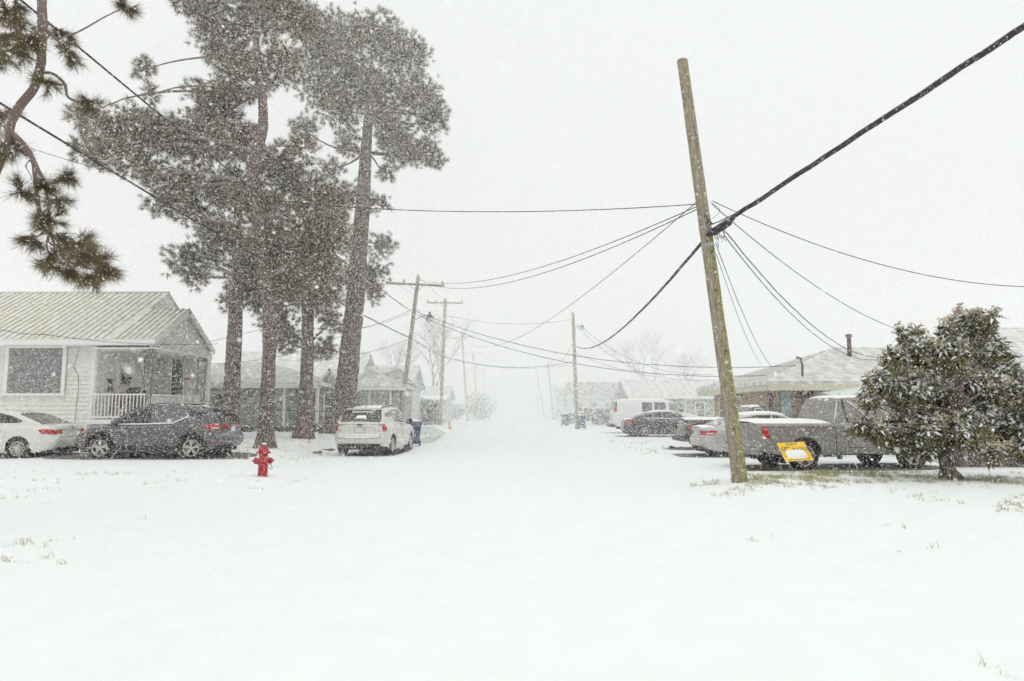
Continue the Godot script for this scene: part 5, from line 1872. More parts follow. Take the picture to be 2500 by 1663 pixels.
func build_poles():
	var t := pole("leaning bare wooden pole with mossy side and cable splice, standing by the yellow sign", Vector3(4.66, ground_h(4.66, -14.15), -14.15), Vector3(3.67, 9.04, -14.0), 0.15, 0.112, "pole_wood")
	# moss grows down its right-hand side: a thin lumpy skin wrapped part of the way round
	var foot := Vector3.ZERO
	var h := Vector3(3.67, 9.04, -14.0) - t.position
	var st := st_new(true)
	var g := []
	for i in 90:
		var f := i / 89.0 * 0.62
		var line := []
		var c := h * f
		var r := lerpf(0.15, 0.112, f) * (1.0 + 0.02 * sin(f * 20 * 2.3))
		var wide := 0.55 * (1.0 - f * 1.1) + 0.35 + 0.3 * hill.get_noise_2d(f * 900, 3)
		var mid := -0.62 + 0.3 * hill.get_noise_2d(f * 500, 60)
		for k in 9:
			var a := mid + wide * (k - 4) / 4.0
			var lift := 0.007 * (1.0 - pow(absf(k - 4) / 4.0, 4.0)) + 0.003 * hill.get_noise_2d(f * 3000, k * 40) - 0.003
			line.append(c + Vector3(cos(a), 0, -sin(a) * 1.0) * (r + lift))
		g.append(line)
	for i in 89:
		for k in 8:
			quad(st, g[i][k], g[i + 1][k], g[i + 1][k + 1], g[i][k + 1])
	for i in 89:
		for k in 8:
			pass
	part(t, "moss", done(st), M.pole_moss)
	# a pale conduit strip and staples
	part(t, "ground_wire", tube([h * 0.02 + Vector3(-0.13, 0, 0.07), h * 0.3 + Vector3(-0.118, 0, 0.075), h * 0.63 + Vector3(-0.04, 0, 0.12), h * 0.9 + Vector3(-0.02, 0, 0.115)], [0.006, 0.006, 0.006, 0.006], 5), M.metal_grey)
	for k in 7:
		var f: float = [0.53, 0.555, 0.575, 0.6, 0.3, 0.12, 0.44][k]
		part(t, "bolt", lathe([[0.0, 0.0], [0.022, 0.0], [0.022, 0.03], [0.012, 0.03], [0.012, 0.06], [0.0, 0.06]], 6), M.metal_dark, h * f + Vector3([0.03, -0.05, 0.06, 0.02, 0.05, -0.03, 0.0][k], 0, 0.12)).rotation.x = PI / 2
	for f in [0.548, 0.59]:
		part(t, "strap_band", lathe([[0.128, -0.02], [0.134, -0.02], [0.134, 0.02], [0.128, 0.02]], 18), M.metal_grey, h * f)
	for k in 9:
		var f := 0.04 + k * 0.105
		var a := -1.9 + 0.7 * sin(k * 2.1)
		var rr := lerpf(0.15, 0.112, f) + 0.0
		var d0 := Vector3(cos(a), 0, -sin(a)) * rr
		part(t, "drying_crack", tube([h * f + d0, h * (f + 0.03) + d0 * 1.0 + Vector3(0.004, 0, 0), h * (f + 0.07) + d0 * 0.985], [0.002, 0.006, 0.002], 4), M.metal_dark)
	var sp := thing("cable_splice", "thick black splice case with dangling wire loops fixed to the leaning pole", "splice case", Vector3(4.13, 5.24, -13.9))
	part(sp, "case", tube([Vector3(-0.08, -0.07, 0), Vector3(0.02, -0.02, 0.02), Vector3(0.06, 0.0, 0.05), Vector3(0.32, 0.16, 0.2), Vector3(0.36, 0.2, 0.24), Vector3(0.42, 0.26, 0.3)], [0.035, 0.06, 0.085, 0.085, 0.06, 0.04], 10), M.cable)
	part(sp, "strand", tube([Vector3(-0.1, 0.13, 0), Vector3(0.15, 0.2, 0.1), Vector3(0.42, 0.31, 0.3)], [0.012, 0.012, 0.012], 5), M.cable)
	part(sp, "strand", tube([Vector3(-0.12, 0.4, 0), Vector3(0.05, 0.15, 0.05)], [0.012, 0.012], 5), M.cable)
	for k in 8:
		var x := 0.08 + 0.03 * k
		var l := rng.randf_range(0.12, 0.4)
		part(sp, "loose_wire", tube([Vector3(x, 0.0 + k * 0.015, 0.12), Vector3(x + rng.randf_range(-0.06, 0.06), -l * 0.6, 0.14), Vector3(x + rng.randf_range(-0.12, 0.02), -l, 0.15), Vector3(x + rng.randf_range(-0.14, -0.04), -l * 0.5, 0.15)], [0.007, 0.006, 0.006, 0.005], 4), M.cable)
	part(sp, "loose_wire", tube(range(13).map(func(q): return Vector3(-0.02 + 0.2 * sin(q * 0.26), 0.62 - 0.36 * q / 12.0, 0.1)), range(13).map(func(_q): return 0.005), 4), M.cable)
	var l1 := pole("leaning crossarm pole carrying the street lamp beside the champagne suv", Vector3(-6.45, ground_h(-6.45, -39.4), -39.4), Vector3(-5.57, 9.45, -39.9), 0.14, 0.11, "pole_grey", 3.3, 0.5, -0.045)
	lamp(l1, Vector3(-4.86, 7.0, -39.9) - l1.position, Vector3(-5.75, 6.85, -39.8) - l1.position)
	pole("upright crossarm pole behind the traffic cone", Vector3(-5.82, ground_h(-5.82, -55.8), -55.8), Vector3(-5.5, 10.6, -55.6), 0.15, 0.115, "pole_grey", 3.0, 0.25, -0.01)
	pole("third crossarm pole, pale in the snowfall", Vector3(-5.53, 0.05, -86.0), Vector3(-6.36, 11.1, -86.0), 0.15, 0.12, "pole_grey", 3.1, 0.35, 0.1)
	var l4 := pole("fourth crossarm pole with transformer, pale in the snowfall", Vector3(-5.57, 0.05, -114.0), Vector3(-6.59, 11.3, -114.0), 0.15, 0.12, "pole_grey", 2.7, 0.25, 0.08)
	part(l4, "transformer", lathe([[0.0, 0.0], [0.22, 0.0], [0.24, 0.1], [0.24, 0.85], [0.18, 0.95], [0.0, 0.97]], 14), M.metal_grey, Vector3(-0.45, 8.3, 0.35))
	pole("fifth pole, a faint line before the far bush", Vector3(-5.34, 0.1, -140.0), Vector3(-5.97, 10.2, -140.0), 0.15, 0.12, "pole_grey", 2.4, 0.3)
	pole("last faint pole before the street vanishes in snow", Vector3(-3.9, 0.1, -165.0), Vector3(-4.26, 11.3, -165.0), 0.15, 0.12, "pole_grey")
	var r2 := pole("upright bare pole with lamp bracket beside a blue bin", Vector3(5.25, ground_h(5.25, -55.3), -55.3), Vector3(4.99, 9.5, -55.3), 0.16, 0.125, "pole_grey")
	lamp(r2, Vector3(5.72, 8.3, -55.2) - r2.position, Vector3(5.0, 8.1, -55.2) - r2.position, 0.8)
	var r3 := pole("leaning pole with a small lamp, faint beyond the blue bins", Vector3(6.05, 0.1, -100.0), Vector3(5.29, 8.7, -100.0), 0.17, 0.13, "pole_grey")
	lamp(r3, Vector3(5.85, 8.75, -99.9) - r3.position, Vector3(5.35, 8.4, -99.9) - r3.position, 0.9)
	pole("strongly leaning faint pole far down the street", Vector3(6.2, 0.1, -130.0), Vector3(4.58, 9.3, -130.0), 0.16, 0.12, "pole_grey")
	pole("faintest pole beside the strongly leaning one", Vector3(6.49, 0.1, -160.0), Vector3(5.28, 8.4, -160.0), 0.15, 0.12, "pole_grey")

func lamp(t: Node3D, at: Vector3, from: Vector3, k := 1.0):
	var n := node(t, "street_lamp", at)
	part(n, "cap", lathe([[0.0, 0.36 * k], [0.05 * k, 0.35 * k], [0.06 * k, 0.2 * k], [0.13 * k, 0.14 * k], [0.22 * k, 0.04 * k], [0.24 * k, 0.0]], 16), M.metal_dark)
	part(n, "diffuser", lathe([[0.22 * k, 0.0], [0.21 * k, -0.2 * k], [0.15 * k, -0.26 * k], [0.0, -0.28 * k]], 16), M.lamp_glass)
	part(n, "arm", tube([from - at, (from - at) * 0.5 + Vector3(0, 0.16, 0), Vector3(0, 0.18 * k, 0)], [0.025, 0.025, 0.025], 6), M.metal_grey)

func build_wires():
	for w in WIRES:
		var a := Vector3(w[0][0], w[0][1], w[0][2])
		var b := Vector3(w[1][0], w[1][1], w[1][2])
		var sag: float = w[2]
		var r: float = w[3]
		var t := thing("overhead_wire", w[4], "wire", a, 0.0, "overhead wires")
		var pts := []
		var rad := []
		var n := 36
		var wav := hash(w[4]) % 100
		for i in n + 1:
			var f := float(i) / n
			var p := (b - a) * f - Vector3(0, 4.0 * sag * f * (1.0 - f), 0)
			if r > 0.011 and i > 0 and i < n:
				p += Vector3(0, 0.025 * hill.get_noise_2d(i * 23.0 + wav, wav), 0)
			pts.append(p)
			rad.append(r)
		part(t, "strand", tube(pts, rad, 6), M.cable if r > 0.02 else M.wire)
		if r > 0.03:
			# lashing wire wound round the bundle, with snow caught along it
			var lp := []
			var lr := []
			var m := 160
			for i in m + 1:
				var f := float(i) / m
				var p := (b - a) * f - Vector3(0, 4.0 * sag * f * (1.0 - f), 0)
				var an := f * TAU * 30
				lp.append(p + Vector3(cos(an) * 0.5, sin(an), cos(an) * 0.3) * r * 0.85)
				lr.append(r * 0.35)
			part(t, "lashing", tube(lp, lr, 5), M.cable)
			var sc := st_new(true)
			for i in 46:
				var f := (i + 0.5) / 46.0
				var p := (b - a) * f - Vector3(0, 4.0 * sag * f * (1.0 - f), 0) + Vector3(0, r * 0.8, 0)
				var dv := (b - a).normalized() * rng.randf_range(0.02, 0.12)
				add_tube(sc, [p - dv, p, p + dv], [r * 0.1, r * 0.55, r * 0.1], 5)
			part(t, "clinging_snow", done(sc), M.snow_plain)

# ---------------------------------------------------------------- small things
func bin(label: String, at: Vector3, turn: float, mt: String):
	var t := thing("wheelie_bin", label, "bin", at, turn, "blue wheeled bins")
	var st := st_new()
	var p := []
	for q in [[0.24, 0.1, 0.3], [0.3, 0.98, 0.38]]:
		for s in [[-1, -1], [1, -1], [1, 1], [-1, 1]]:
			p.append(Vector3(s[0] * q[0], q[1], s[1] * q[2]))
	for k in 4:
		var n := (k + 1) % 4
		quad(st, p[k], p[n], p[4 + n], p[4 + k])
	quad(st, p[3], p[2], p[1], p[0])
	quad(st, p[4], p[5], p[6], p[7])
	part(t, "body", done(st), M[mt])
	part(t, "rim", box(Vector3(0.68, 0.07, 0.84)), M[mt], Vector3(0, 0.98, 0))
	var lid := part(t, "lid", box(Vector3(0.66, 0.05, 0.84)), M[mt], Vector3(0, 1.045, 0))
	lid.rotation.x = -0.04
	part(t, "lid_snow", lathe([[0.34, -0.02], [0.3, 0.04], [0.15, 0.07], [0.0, 0.08]], 14), M.snow_plain, Vector3(0, 1.08, 0))
	part(t, "handle", tube([Vector3(-0.25, 0.95, -0.42), Vector3(-0.25, 1.0, -0.5), Vector3(0.25, 1.0, -0.5), Vector3(0.25, 0.95, -0.42)], [0.02, 0.02, 0.02, 0.02], 6), M[mt])
	for s in [-1, 1]:
		part(t, "wheel", tube([Vector3(s * 0.2, 0.11, -0.34), Vector3(s * 0.29, 0.11, -0.34)], [0.12, 0.12], 16), M.rubber)
	for k in 3:
		part(t, "rib", box(Vector3(0.03, 0.7, 0.02)), M[mt], Vector3(-0.15 + k * 0.15, 0.55, 0.355))

func build_small():
	# fire hydrant
	var h := thing("fire_hydrant", "red fire hydrant half speckled with snow beside the snowy road", "hydrant", gy(-5.6, -15.55, -0.06), 0.35)
	part(h, "barrel", lathe([[0.0, 0.0], [0.135, 0.0], [0.135, 0.05], [0.105, 0.06], [0.105, 0.3], [0.125, 0.32], [0.125, 0.45], [0.1, 0.47], [0.098, 0.56], [0.125, 0.565], [0.125, 0.595], [0.1, 0.6]], 24), M.hydrant_red)
	part(h, "bonnet", lathe([[0.12, 0.598], [0.118, 0.62], [0.095, 0.67], [0.06, 0.705], [0.035, 0.715], [0.033, 0.755], [0.02, 0.775], [0.0, 0.78]], 20), M.hydrant_red)
	for q in [[PI / 2, 0.055, 0.1], [-PI / 2, 0.055, 0.1], [0.0, 0.085, 0.11]]:
		var b := Basis(Vector3.UP, q[0]) * Basis(Vector3.RIGHT, PI / 2)
		var st := st_new(true)
		add_lathe(st, [[q[1], 0.06], [q[1], 0.13], [q[1] * 1.3, 0.135], [q[1] * 1.3, 0.18], [q[1] * 0.9, 0.2], [q[1] * 0.35, 0.205], [q[1] * 0.35, 0.235], [0.0, 0.24]], 16, Transform3D(b, Vector3(0, 0.4, 0)))
		part(h, "nozzle_cap", done(st), M.hydrant_red)
	for k in 8:
		part(h, "flange_bolt", lathe([[0.0, -0.02], [0.014, -0.02], [0.014, 0.02], [0.0, 0.02]], 6), M.hydrant_red, Vector3(cos(k * TAU / 8) * 0.138, 0.58, sin(k * TAU / 8) * 0.138))
	part(h, "chain", tube([Vector3(0.14, 0.34, 0.0), Vector3(0.2, 0.24, 0.02), Vector3(0.17, 0.2, 0.02), Vector3(0.11, 0.26, 0.0)], [0.008, 0.008, 0.008, 0.008], 5), M.metal_dark)
	part(h, "snow", lathe([[0.1, 0.0], [0.11, 0.015], [0.06, 0.035], [0.0, 0.04]], 10), M.snow_plain, Vector3(0, 0.455, 0.06))
	part(h, "snow", lathe([[0.05, 0.0], [0.06, 0.012], [0.03, 0.03], [0.0, 0.035]], 10), M.snow_plain, Vector3(0.01, 0.765, 0))
	part(h, "snow", lathe([[0.05, 0.0], [0.05, 0.012], [0.03, 0.025], [0.0, 0.03]], 10), M.snow_plain, Vector3(0.15, 0.468, 0))
	bin("dark blue wheeled bin standing at the front of the champagne suv", gy(-4.3, -30.2), 0.1, "bin_blue")
	bin("blue wheeled bin at the foot of the lamp bracket pole", gy(5.55, -54.6), -0.2, "bin_blue")
	bin("blue wheeled bin beside the far dark pickup", gy(5.0, -64.2), 0.3, "bin_blue")
	# traffic cone with a stick
	var c := thing("traffic_cone", "small orange traffic cone with a thin marker stick at the kerb", "cone", gy(-4.95, -54.5))
	part(c, "base", box(Vector3(0.42, 0.05, 0.42)), M.cone_orange, Vector3(0, 0.025, 0))
	part(c, "cone", lathe([[0.16, 0.05], [0.11, 0.26]], 16), M.cone_orange)
	part(c, "band", lathe([[0.11, 0.26], [0.085, 0.38]], 16), M.plate)
	part(c, "cone", lathe([[0.085, 0.38], [0.06, 0.5]], 16), M.cone_orange)
	part(c, "band", lathe([[0.06, 0.5], [0.045, 0.56]], 16), M.plate)
	part(c, "cone", lathe([[0.045, 0.56], [0.025, 0.7], [0.0, 0.7]], 16), M.cone_orange)
	part(c, "stick", tube([Vector3(0, 0.69, 0), Vector3(0.0, 1.5, 0)], [0.012, 0.012], 6), M.fence_wood)
	# yellow yard sign, tilted back, its middle under snow
	var s := thing("yard_sign", "yellow election yard sign tilted back with snow over its middle", "sign", Vector3(6.275, 0.0, -15.3))
	var xa := Vector3(0.63, 0.03, -0.05).normalized()
	var ya := Vector3(0.02, 0.38, -0.35).normalized()
	var za := xa.cross(ya).normalized()
	ya = za.cross(xa).normalized()
	var face := node(s, "panel", Vector3(0, 0.645, 0))
	face.basis = Basis(xa, ya, za)
	part(face, "board", box(Vector3(0.64, 0.52, 0.012)), M.sign_yellow)
	for q in [["ELECT", 0.0, 0.205, 0.062, 0.2], ["JOHNNY", -0.155, 0.12, 0.036, 0.2], ["S", -0.265, 0.045, 0.1, 0.1], ["C", -0.19, 0.045, 0.1, 0.1], ["NGER", 0.165, 0.045, 0.1, 0.27]]:
		var tx := TextMesh.new()
		var f := SystemFont.new()
		f.font_names = PackedStringArray(["Droid Serif"])
		f.font_weight = 700
		tx.font = f
		tx.text = q[0]
		tx.font_size = 32
		tx.pixel_size = q[3] / 24.0
		tx.depth = 0.002
		part(face, "lettering", tx, M.ink, Vector3(q[1], q[2], 0.0075))
	for k in 5:
		part(face, "border_line", box(Vector3(0.07, 0.008, 0.002)), M.ink, Vector3([-0.27, -0.26, 0.26, 0.27, 0.25][k], [-0.06, -0.12, -0.06, -0.12, -0.2][k], 0.007))
	part(face, "border_line", box(Vector3(0.5, 0.01, 0.002)), M.ink, Vector3(0, -0.225, 0.007))
	var sn := st_new(true)
	var ring := []
	for k in 28:
		var a := TAU * k / 28
		var e := pow(pow(absf(cos(a)), 4) + pow(absf(sin(a)), 4), -0.25) * (1.0 + 0.08 * sin(k * 3.1))
		ring.append([Vector3(cos(a) * e * 0.225, -0.08 + sin(a) * e * 0.125, 0.006), Vector3(cos(a) * e * 0.17, -0.08 + sin(a) * e * 0.085, 0.03)])
	for k in 28:
		var m := (k + 1) % 28
		quad(sn, ring[k][0], ring[k][1], ring[m][1], ring[m][0])
		tri(sn, ring[k][1], Vector3(0, -0.08, 0.036), ring[m][1])
	part(face, "snow", done(sn), M.snow_plain)
	for x in [-0.14, 0.16]:
		part(s, "wire_leg", tube([Vector3(x, 0.62, -0.03), Vector3(x, ground_h(6.275, -15.3) - 0.05, 0.16)], [0.004, 0.004], 5), M.metal_grey)
	# dark plank fence behind the loquat
	var f := thing("plank_fence", "low dark plank fence behind the loquat tree's trunk", "fence", Vector3(11.6, 0.0, -18.4))
	for k in 30:
		var hgt := 0.72 + 0.03 * sin(k * 2.7)
		part(f, "plank", box(Vector3(0.15, hgt, 0.025)), M.paint_brown if k % 3 else M.fence_wood, Vector3(0.16 * k, 0.05 + hgt / 2, 0))
	for y in [0.2, 0.6]:
		part(f, "rail", box(Vector3(4.8, 0.07, 0.04)), M.fence_wood, Vector3(2.3, y, -0.04))
	var pf := thing("picket_fence", "short grey picket fence behind the upright crossarm pole", "fence", Vector3(-8.4, ground_h(-7.4, -57.8), -57.8))
	for k in 16:
		part(pf, "picket", box(Vector3(0.09, 0.95, 0.02)), M.fence_wood, Vector3(k * 0.16, 0.48, 0))
	for y in [0.25, 0.75]:
		part(pf, "rail", box(Vector3(2.5, 0.07, 0.04)), M.fence_wood, Vector3(1.2, y, -0.03))
	# rubbish half buried by the pines
	var d1 := thing("fallen_brick", "reddish brown brick half buried in snow between the pine and the champagne suv", "brick", gy(-7.0, -24.8, 0.03), 0.3)
	part(d1, "block", box(Vector3(0.3, 0.12, 0.16)), M.box_brown).rotation.z = 0.2
	part(d1, "snow", lathe([[0.1, 0.0], [0.07, 0.03], [0.0, 0.04]], 10), M.snow_plain, Vector3(-0.03, 0.055, 0))
	var d2 := thing("paving_slab", "flat paving slab showing through the snow behind the fallen brick", "slab", gy(-7.1, -26.5, 0.03), 0.5)
	part(d2, "stone", box(Vector3(0.5, 0.05, 0.3)), M.fence_wood)
	part(d2, "snow", lathe([[0.12, 0.0], [0.08, 0.02], [0.0, 0.03]], 10), M.snow_plain, Vector3(-0.05, 0.024, 0))
	var br := thing("fallen_branch", "thin fallen branch lying on the snow before the silver saloon", "branch", gy(6.3, -26.6, 0.03))
	part(br, "stick", tube([Vector3(-0.25, 0.02, 0.1), Vector3(-0.2, 0.08, 0.08), Vector3(0.0, 0.03, 0.05), Vector3(0.4, 0.02, 0.0), Vector3(0.8, 0.03, -0.05)], [0.04, 0.05, 0.03, 0.02, 0.01], 6), M.bark)
	part(br, "twig", tube([Vector3(0.1, 0.03, 0.04), Vector3(0.3, 0.08, 0.12)], [0.012, 0.005], 5), M.bark)

# ---------------------------------------------------------------- grass and falling snow
func build_grass():
	var r := RandomNumberGenerator.new()
	r.seed = 19
	var st := st_new(false)
	for k in 7:
		var a := r.randf() * TAU
		var p := Vector3(r.randfn() * 0.03, -0.01, r.randfn() * 0.03)
		var lean := Vector3(cos(a), 0, sin(a)) * r.randf_range(0.01, 0.06)
		var hh := r.randf_range(0.04, 0.11)
		var w := Vector3(-sin(a), 0, cos(a)) * 0.0035
		var c := r.randf_range(0.6, 1.3)
		st.set_color(Color(c * 1.1, c, c * r.randf_range(0.6, 1.0)))
		var mid := p + lean * 0.4 + Vector3(0, hh * 0.6, 0)
		tri(st, p - w, p + w, mid + w * 0.7)
		tri(st, p - w, mid + w * 0.7, mid - w * 0.7)
		tri(st, mid - w * 0.7, mid + w * 0.7, p + lean * 1.3 + Vector3(0, hh, 0))
	var mesh := done(st)
	var n := FastNoiseLite.new()
	n.seed = 5
	n.frequency = 0.7
	var pl := []
	for z in [[3.6, 6.6, -15.2, -12.4, 620, 0.05], [4.6, 5.4, -14.6, -13.5, 120, -1.0], [5.2, 10.6, -16.6, -13.6, 1500, 0.0], [6.8, 8.9, -16.4, -15.0, 450, -0.1], [9.4, 14.0, -16.2, -12.6, 1100, 0.0], [6.5, 11.0, -13.8, -10.0, 450, 0.15], [-13.5, -7.5, -16.5, -11.0, 520, 0.22], [-10.5, -5.0, -11.0, -7.0, 140, 0.2], [-7.5, -4.6, -15.6, -13.0, 160, 0.2], [-6.6, -4.5, -8.4, -7.0, 60, 0.0],
			[4.6, 6.6, -34.0, -24.0, 320, 0.15], [1.2, 5.0, -9.0, -6.5, 60, 0.3], [2.4, 3.6, -4.4, -3.6, 6, -0.2], [-10.0, -6.5, -31.0, -21.0, 900, 0.1]]:
		for k in z[4]:
			var x := r.randf_range(z[0], z[1])
			var zz := r.randf_range(z[2], z[3])
			if n.get_noise_2d(x, zz) > z[5]:
				var s := r.randf_range(0.6, 1.25)
				var b := Basis(Vector3(r.randfn() * 0.2, 1, r.randfn() * 0.2).normalized(), r.randf() * TAU).scaled(Vector3(s, s, s))
				pl.append(Transform3D(b, Vector3(x, ground_h(x, zz) - 0.015, zz)))
	var g := scatter(self, "grass", mesh, M.grass_blade, pl)
	g.set_meta("label", "thin green grass blades poking up through the snow on the verges")
	g.set_meta("category", "grass")

func flake_cell(size: float, count: int, r0: float, r1: float, seed_: int, big := 0.0, rich := false) -> Mesh:
	# many small irregular flakes spread through a cube: thin ragged discs, slightly dished, two crossed ones where they are near enough to tell
	var r := RandomNumberGenerator.new()
	r.seed = seed_
	var st := st_new(false)
	for k in count:
		var c := Vector3(r.randf_range(-0.5, 0.5), r.randf_range(-0.5, 0.5), r.randf_range(-0.5, 0.5)) * size
		var rad := r.randf_range(r0, r1) * (1.0 if r.randf() > big else r.randf_range(1.5, 2.6))
		var n := 2 if rich else 1
		for q in n:
			var b := Basis(Vector3(r.randfn(), r.randfn(), r.randfn()).normalized(), r.randf() * TAU)
			var sides := 7 if rich else 5
			var v := []
			for i in sides:
				var an := TAU * i / sides
				v.append(c + b * (Vector3(cos(an) * 1.35, 0.18, sin(an) * 0.95) * rad * r.randf_range(0.7, 1.25)))
			for i in sides:
				tri(st, c - b.y * rad * 0.12, v[i], v[(i + 1) % sides])
	return done(st)

func build_snowfall():
	var t := Node3D.new()
	t.name = "falling_snow"
	add_child(t)
	t.set_meta("label", "falling snowflakes filling the air over the street")
	t.set_meta("category", "snowfall")
	t.set_meta("kind", "stuff")
	var r := RandomNumberGenerator.new()
	r.seed = 44
	# [cell, flakes per cell, radius from, to, near, far, ceiling]
	for zone in [[0.9, 22, 0.0022, 0.0042, 0.7, 2.3, 3.2, 0.15], [1.6, 640, 0.002, 0.0038, 2.3, 14.0, 13.0, 0.012], [3.2, 4300, 0.005, 0.0082, 14.0, 26.5, 22.0, 0.0], [3.2, 2000, 0.0085, 0.013, 26.5, 46.0, 24.0, 0.0], [6.0, 5800, 0.018, 0.028, 46.0, 100.0, 18.0, 0.0], [7.2, 2700, 0.035, 0.055, 100.0, 200.0, 18.0, 0.0]]:
		var s: float = zone[0]
		var cells := []
		for v in 3:
			cells.append([flake_cell(s, zone[1], zone[2], zone[3], 100 + v + int(s * 10), zone[7], s < 2.0), []])
		var d: float = zone[4] + s * 0.5
		while d < zone[5]:
			var half: float = d * 0.80 + 2.5
			var x := -half
			while x < half:
				var ceil_: float = minf(zone[6], 1.55 + d * 0.64 + 1.5)
				var y := s * 0.5
				while y < ceil_ + s * 0.5:
					var b := Basis(Vector3.UP, (r.randi() % 4) * PI / 2)
					if r.randf() < 0.5:
						b = b * Basis(Vector3.RIGHT, PI)
					cells[r.randi() % 3][1].append(Transform3D(b, Vector3(x, y, -d)))
					y += s
				x += s
			d += s
		for c in cells:
			scatter(t, "flakes", c[0], M.flake, c[1])
const TRUNKS := [[[-11.08,0.62,-27,0.326],[-11.07,2.32,-27,0.309],[-11.05,4.74,-27,0.275],[-11.03,6.84,-27,0.241],[-11.03,8.63,-27,0.189],[-11.19,10.25,-27,0.120],[-11.33,11.52,-27,0.060]],
[[-8.46,0.15,-23.6,0.345],[-8.44,1.03,-23.6,0.255],[-8.43,2.97,-23.6,0.225],[-8.46,4.64,-23.6,0.218],[-8.65,6.49,-23.6,0.210],[-8.99,8.36,-23.6,0.210],[-9.29,9.63,-23.6,0.225],[-9.14,10.75,-23.6,0.210],[-8.93,11.72,-23.6,0.180],[-9.03,13.02,-23.6,0.150],[-9.29,14.51,-23.6,0.128],[-9.43,16.18,-23.6,0.098],[-9.45,17.87,-23.6,0.060]],
[[-8.38,0.36,-27.6,0.386],[-8.32,1.81,-27.6,0.281],[-8.3,4.1,-27.6,0.246],[-8.36,6.06,-27.6,0.228],[-8.44,7.69,-27.6,0.167],[-8.53,9.15,-27.6,0.097],[-8.6,10.44,-27.6,0.053]],
[[-8.05,0.49,-32,0.774],[-7.82,1.86,-32,0.529],[-7.62,4.5,-32,0.468],[-7.43,6.99,-32,0.428],[-7.28,9.51,-32,0.387],[-7.17,11.86,-32,0.336],[-7.09,14.02,-32,0.265],[-7.01,16,-32,0.204],[-6.88,18,-32,0.132]]]
const CROWNS := [[[-13.91,7.85,-28.33,0.83],[-13.15,8.2,-28.62,1.00],[-12.16,8.74,-28.88,1.10],[-11.49,7.24,-29.01,1.02],[-11.73,6.21,-28.54,0.69],[-11.11,8.03,-29.15,1.11],[-12.03,8.87,-27.25,0.87],[-13.19,7.05,-28.05,0.54],[-10.77,6.46,-28.91,0.83]],
[[-11.27,15.94,-25.56,1.38],[-10.07,17.23,-25.9,1.24],[-9.93,13.77,-24.11,1.15],[-11.31,13.23,-24.74,1.02],[-8.55,14.35,-24.25,0.93],[-11.93,17.21,-24.99,1.11],[-10.57,18.47,-25.26,1.29],[-8.66,16.83,-23.83,0.91],[-7.95,16.2,-24.19,0.77],[-12.28,17.14,-24.31,0.77],[-8.47,10.25,-25.93,1.24],[-7.25,9.37,-25.33,1.05],[-7.7,7.91,-24.26,1.23],[-8.93,10.88,-25.25,0.96],[-8.09,6.29,-24.17,1.15],[-7.08,7.26,-24.92,0.95],[-6.39,8.17,-24.03,0.69],[-7.5,10.99,-23.8,0.53],[-16.52,12.84,-25.38,0.73],[-14.75,11.8,-24.18,0.92],[-13.62,11.85,-24.29,1.08],[-13.32,12.36,-25.92,1.15],[-12.24,11.97,-25.83,1.23],[-13.72,10.54,-24.33,0.85],[-13.2,10.3,-25.55,0.98],[-11.59,9.93,-24.98,1.11],[-10.56,9.86,-25.27,1.13],[-10.22,11.34,-24.27,1.08],[-16.52,11.58,-25.51,0.65],[-13.23,9.29,-25.05,0.64],[-12.31,9.1,-25.56,0.73],[-11.43,13.03,-25.43,0.97],[-15.03,10.79,-24.34,0.62],[-13.84,14.29,-24.46,0.47],[-13.34,13.1,-24.1,0.31],[-9.12,8.84,-24.14,1.08],[-8.83,7.5,-23.92,0.91]],
[[-9.79,5.26,-28.35,0.87],[-9.58,4.5,-28.9,0.74],[-7.85,6.1,-27.82,0.97],[-7.75,7.24,-29.03,0.92],[-7.96,4.17,-28.41,0.65],[-7.61,5.17,-28.36,0.65],[-10.52,6.15,-29.29,0.84],[-9.09,6.83,-28.86,1.10],[-8.46,8.62,-28.43,1.00],[-10,7.93,-28.67,0.91]],
[[-9.45,21.47,-34.51,1.65],[-6.95,20.22,-32.55,1.66],[-5.87,20.7,-35.34,1.69],[-4.59,17.05,-32.36,1.34],[-4.07,16.13,-33.56,0.85],[-4.52,14.71,-33.77,0.97],[-5.5,14.25,-32.29,1.13],[-6.93,18.3,-34.95,1.78],[-8.46,18.57,-33.57,1.71],[-10.19,20.2,-33.98,1.51],[-10.26,20.63,-32.27,1.13],[-5.85,15.28,-32.39,1.24],[-8.64,16.55,-32.72,1.25],[-10.26,18.28,-34.41,1.20],[-10.29,15.35,-32.56,0.83],[-6.76,11.92,-33.57,0.64],[-6.57,9.87,-33.89,0.78],[-7.25,8.47,-34.16,1.09],[-6.78,7.24,-32.83,0.63],[-9.03,13.46,-32.85,0.73],[-8.27,14.93,-33.15,0.84],[-3.75,16.72,-33.61,0.60],[-3.7,13.74,-32.4,0.52],[-6.35,13.49,-33.56,0.53],[-8.6,12.46,-33.86,1.08],[-8.52,9.96,-33.79,0.97]]]
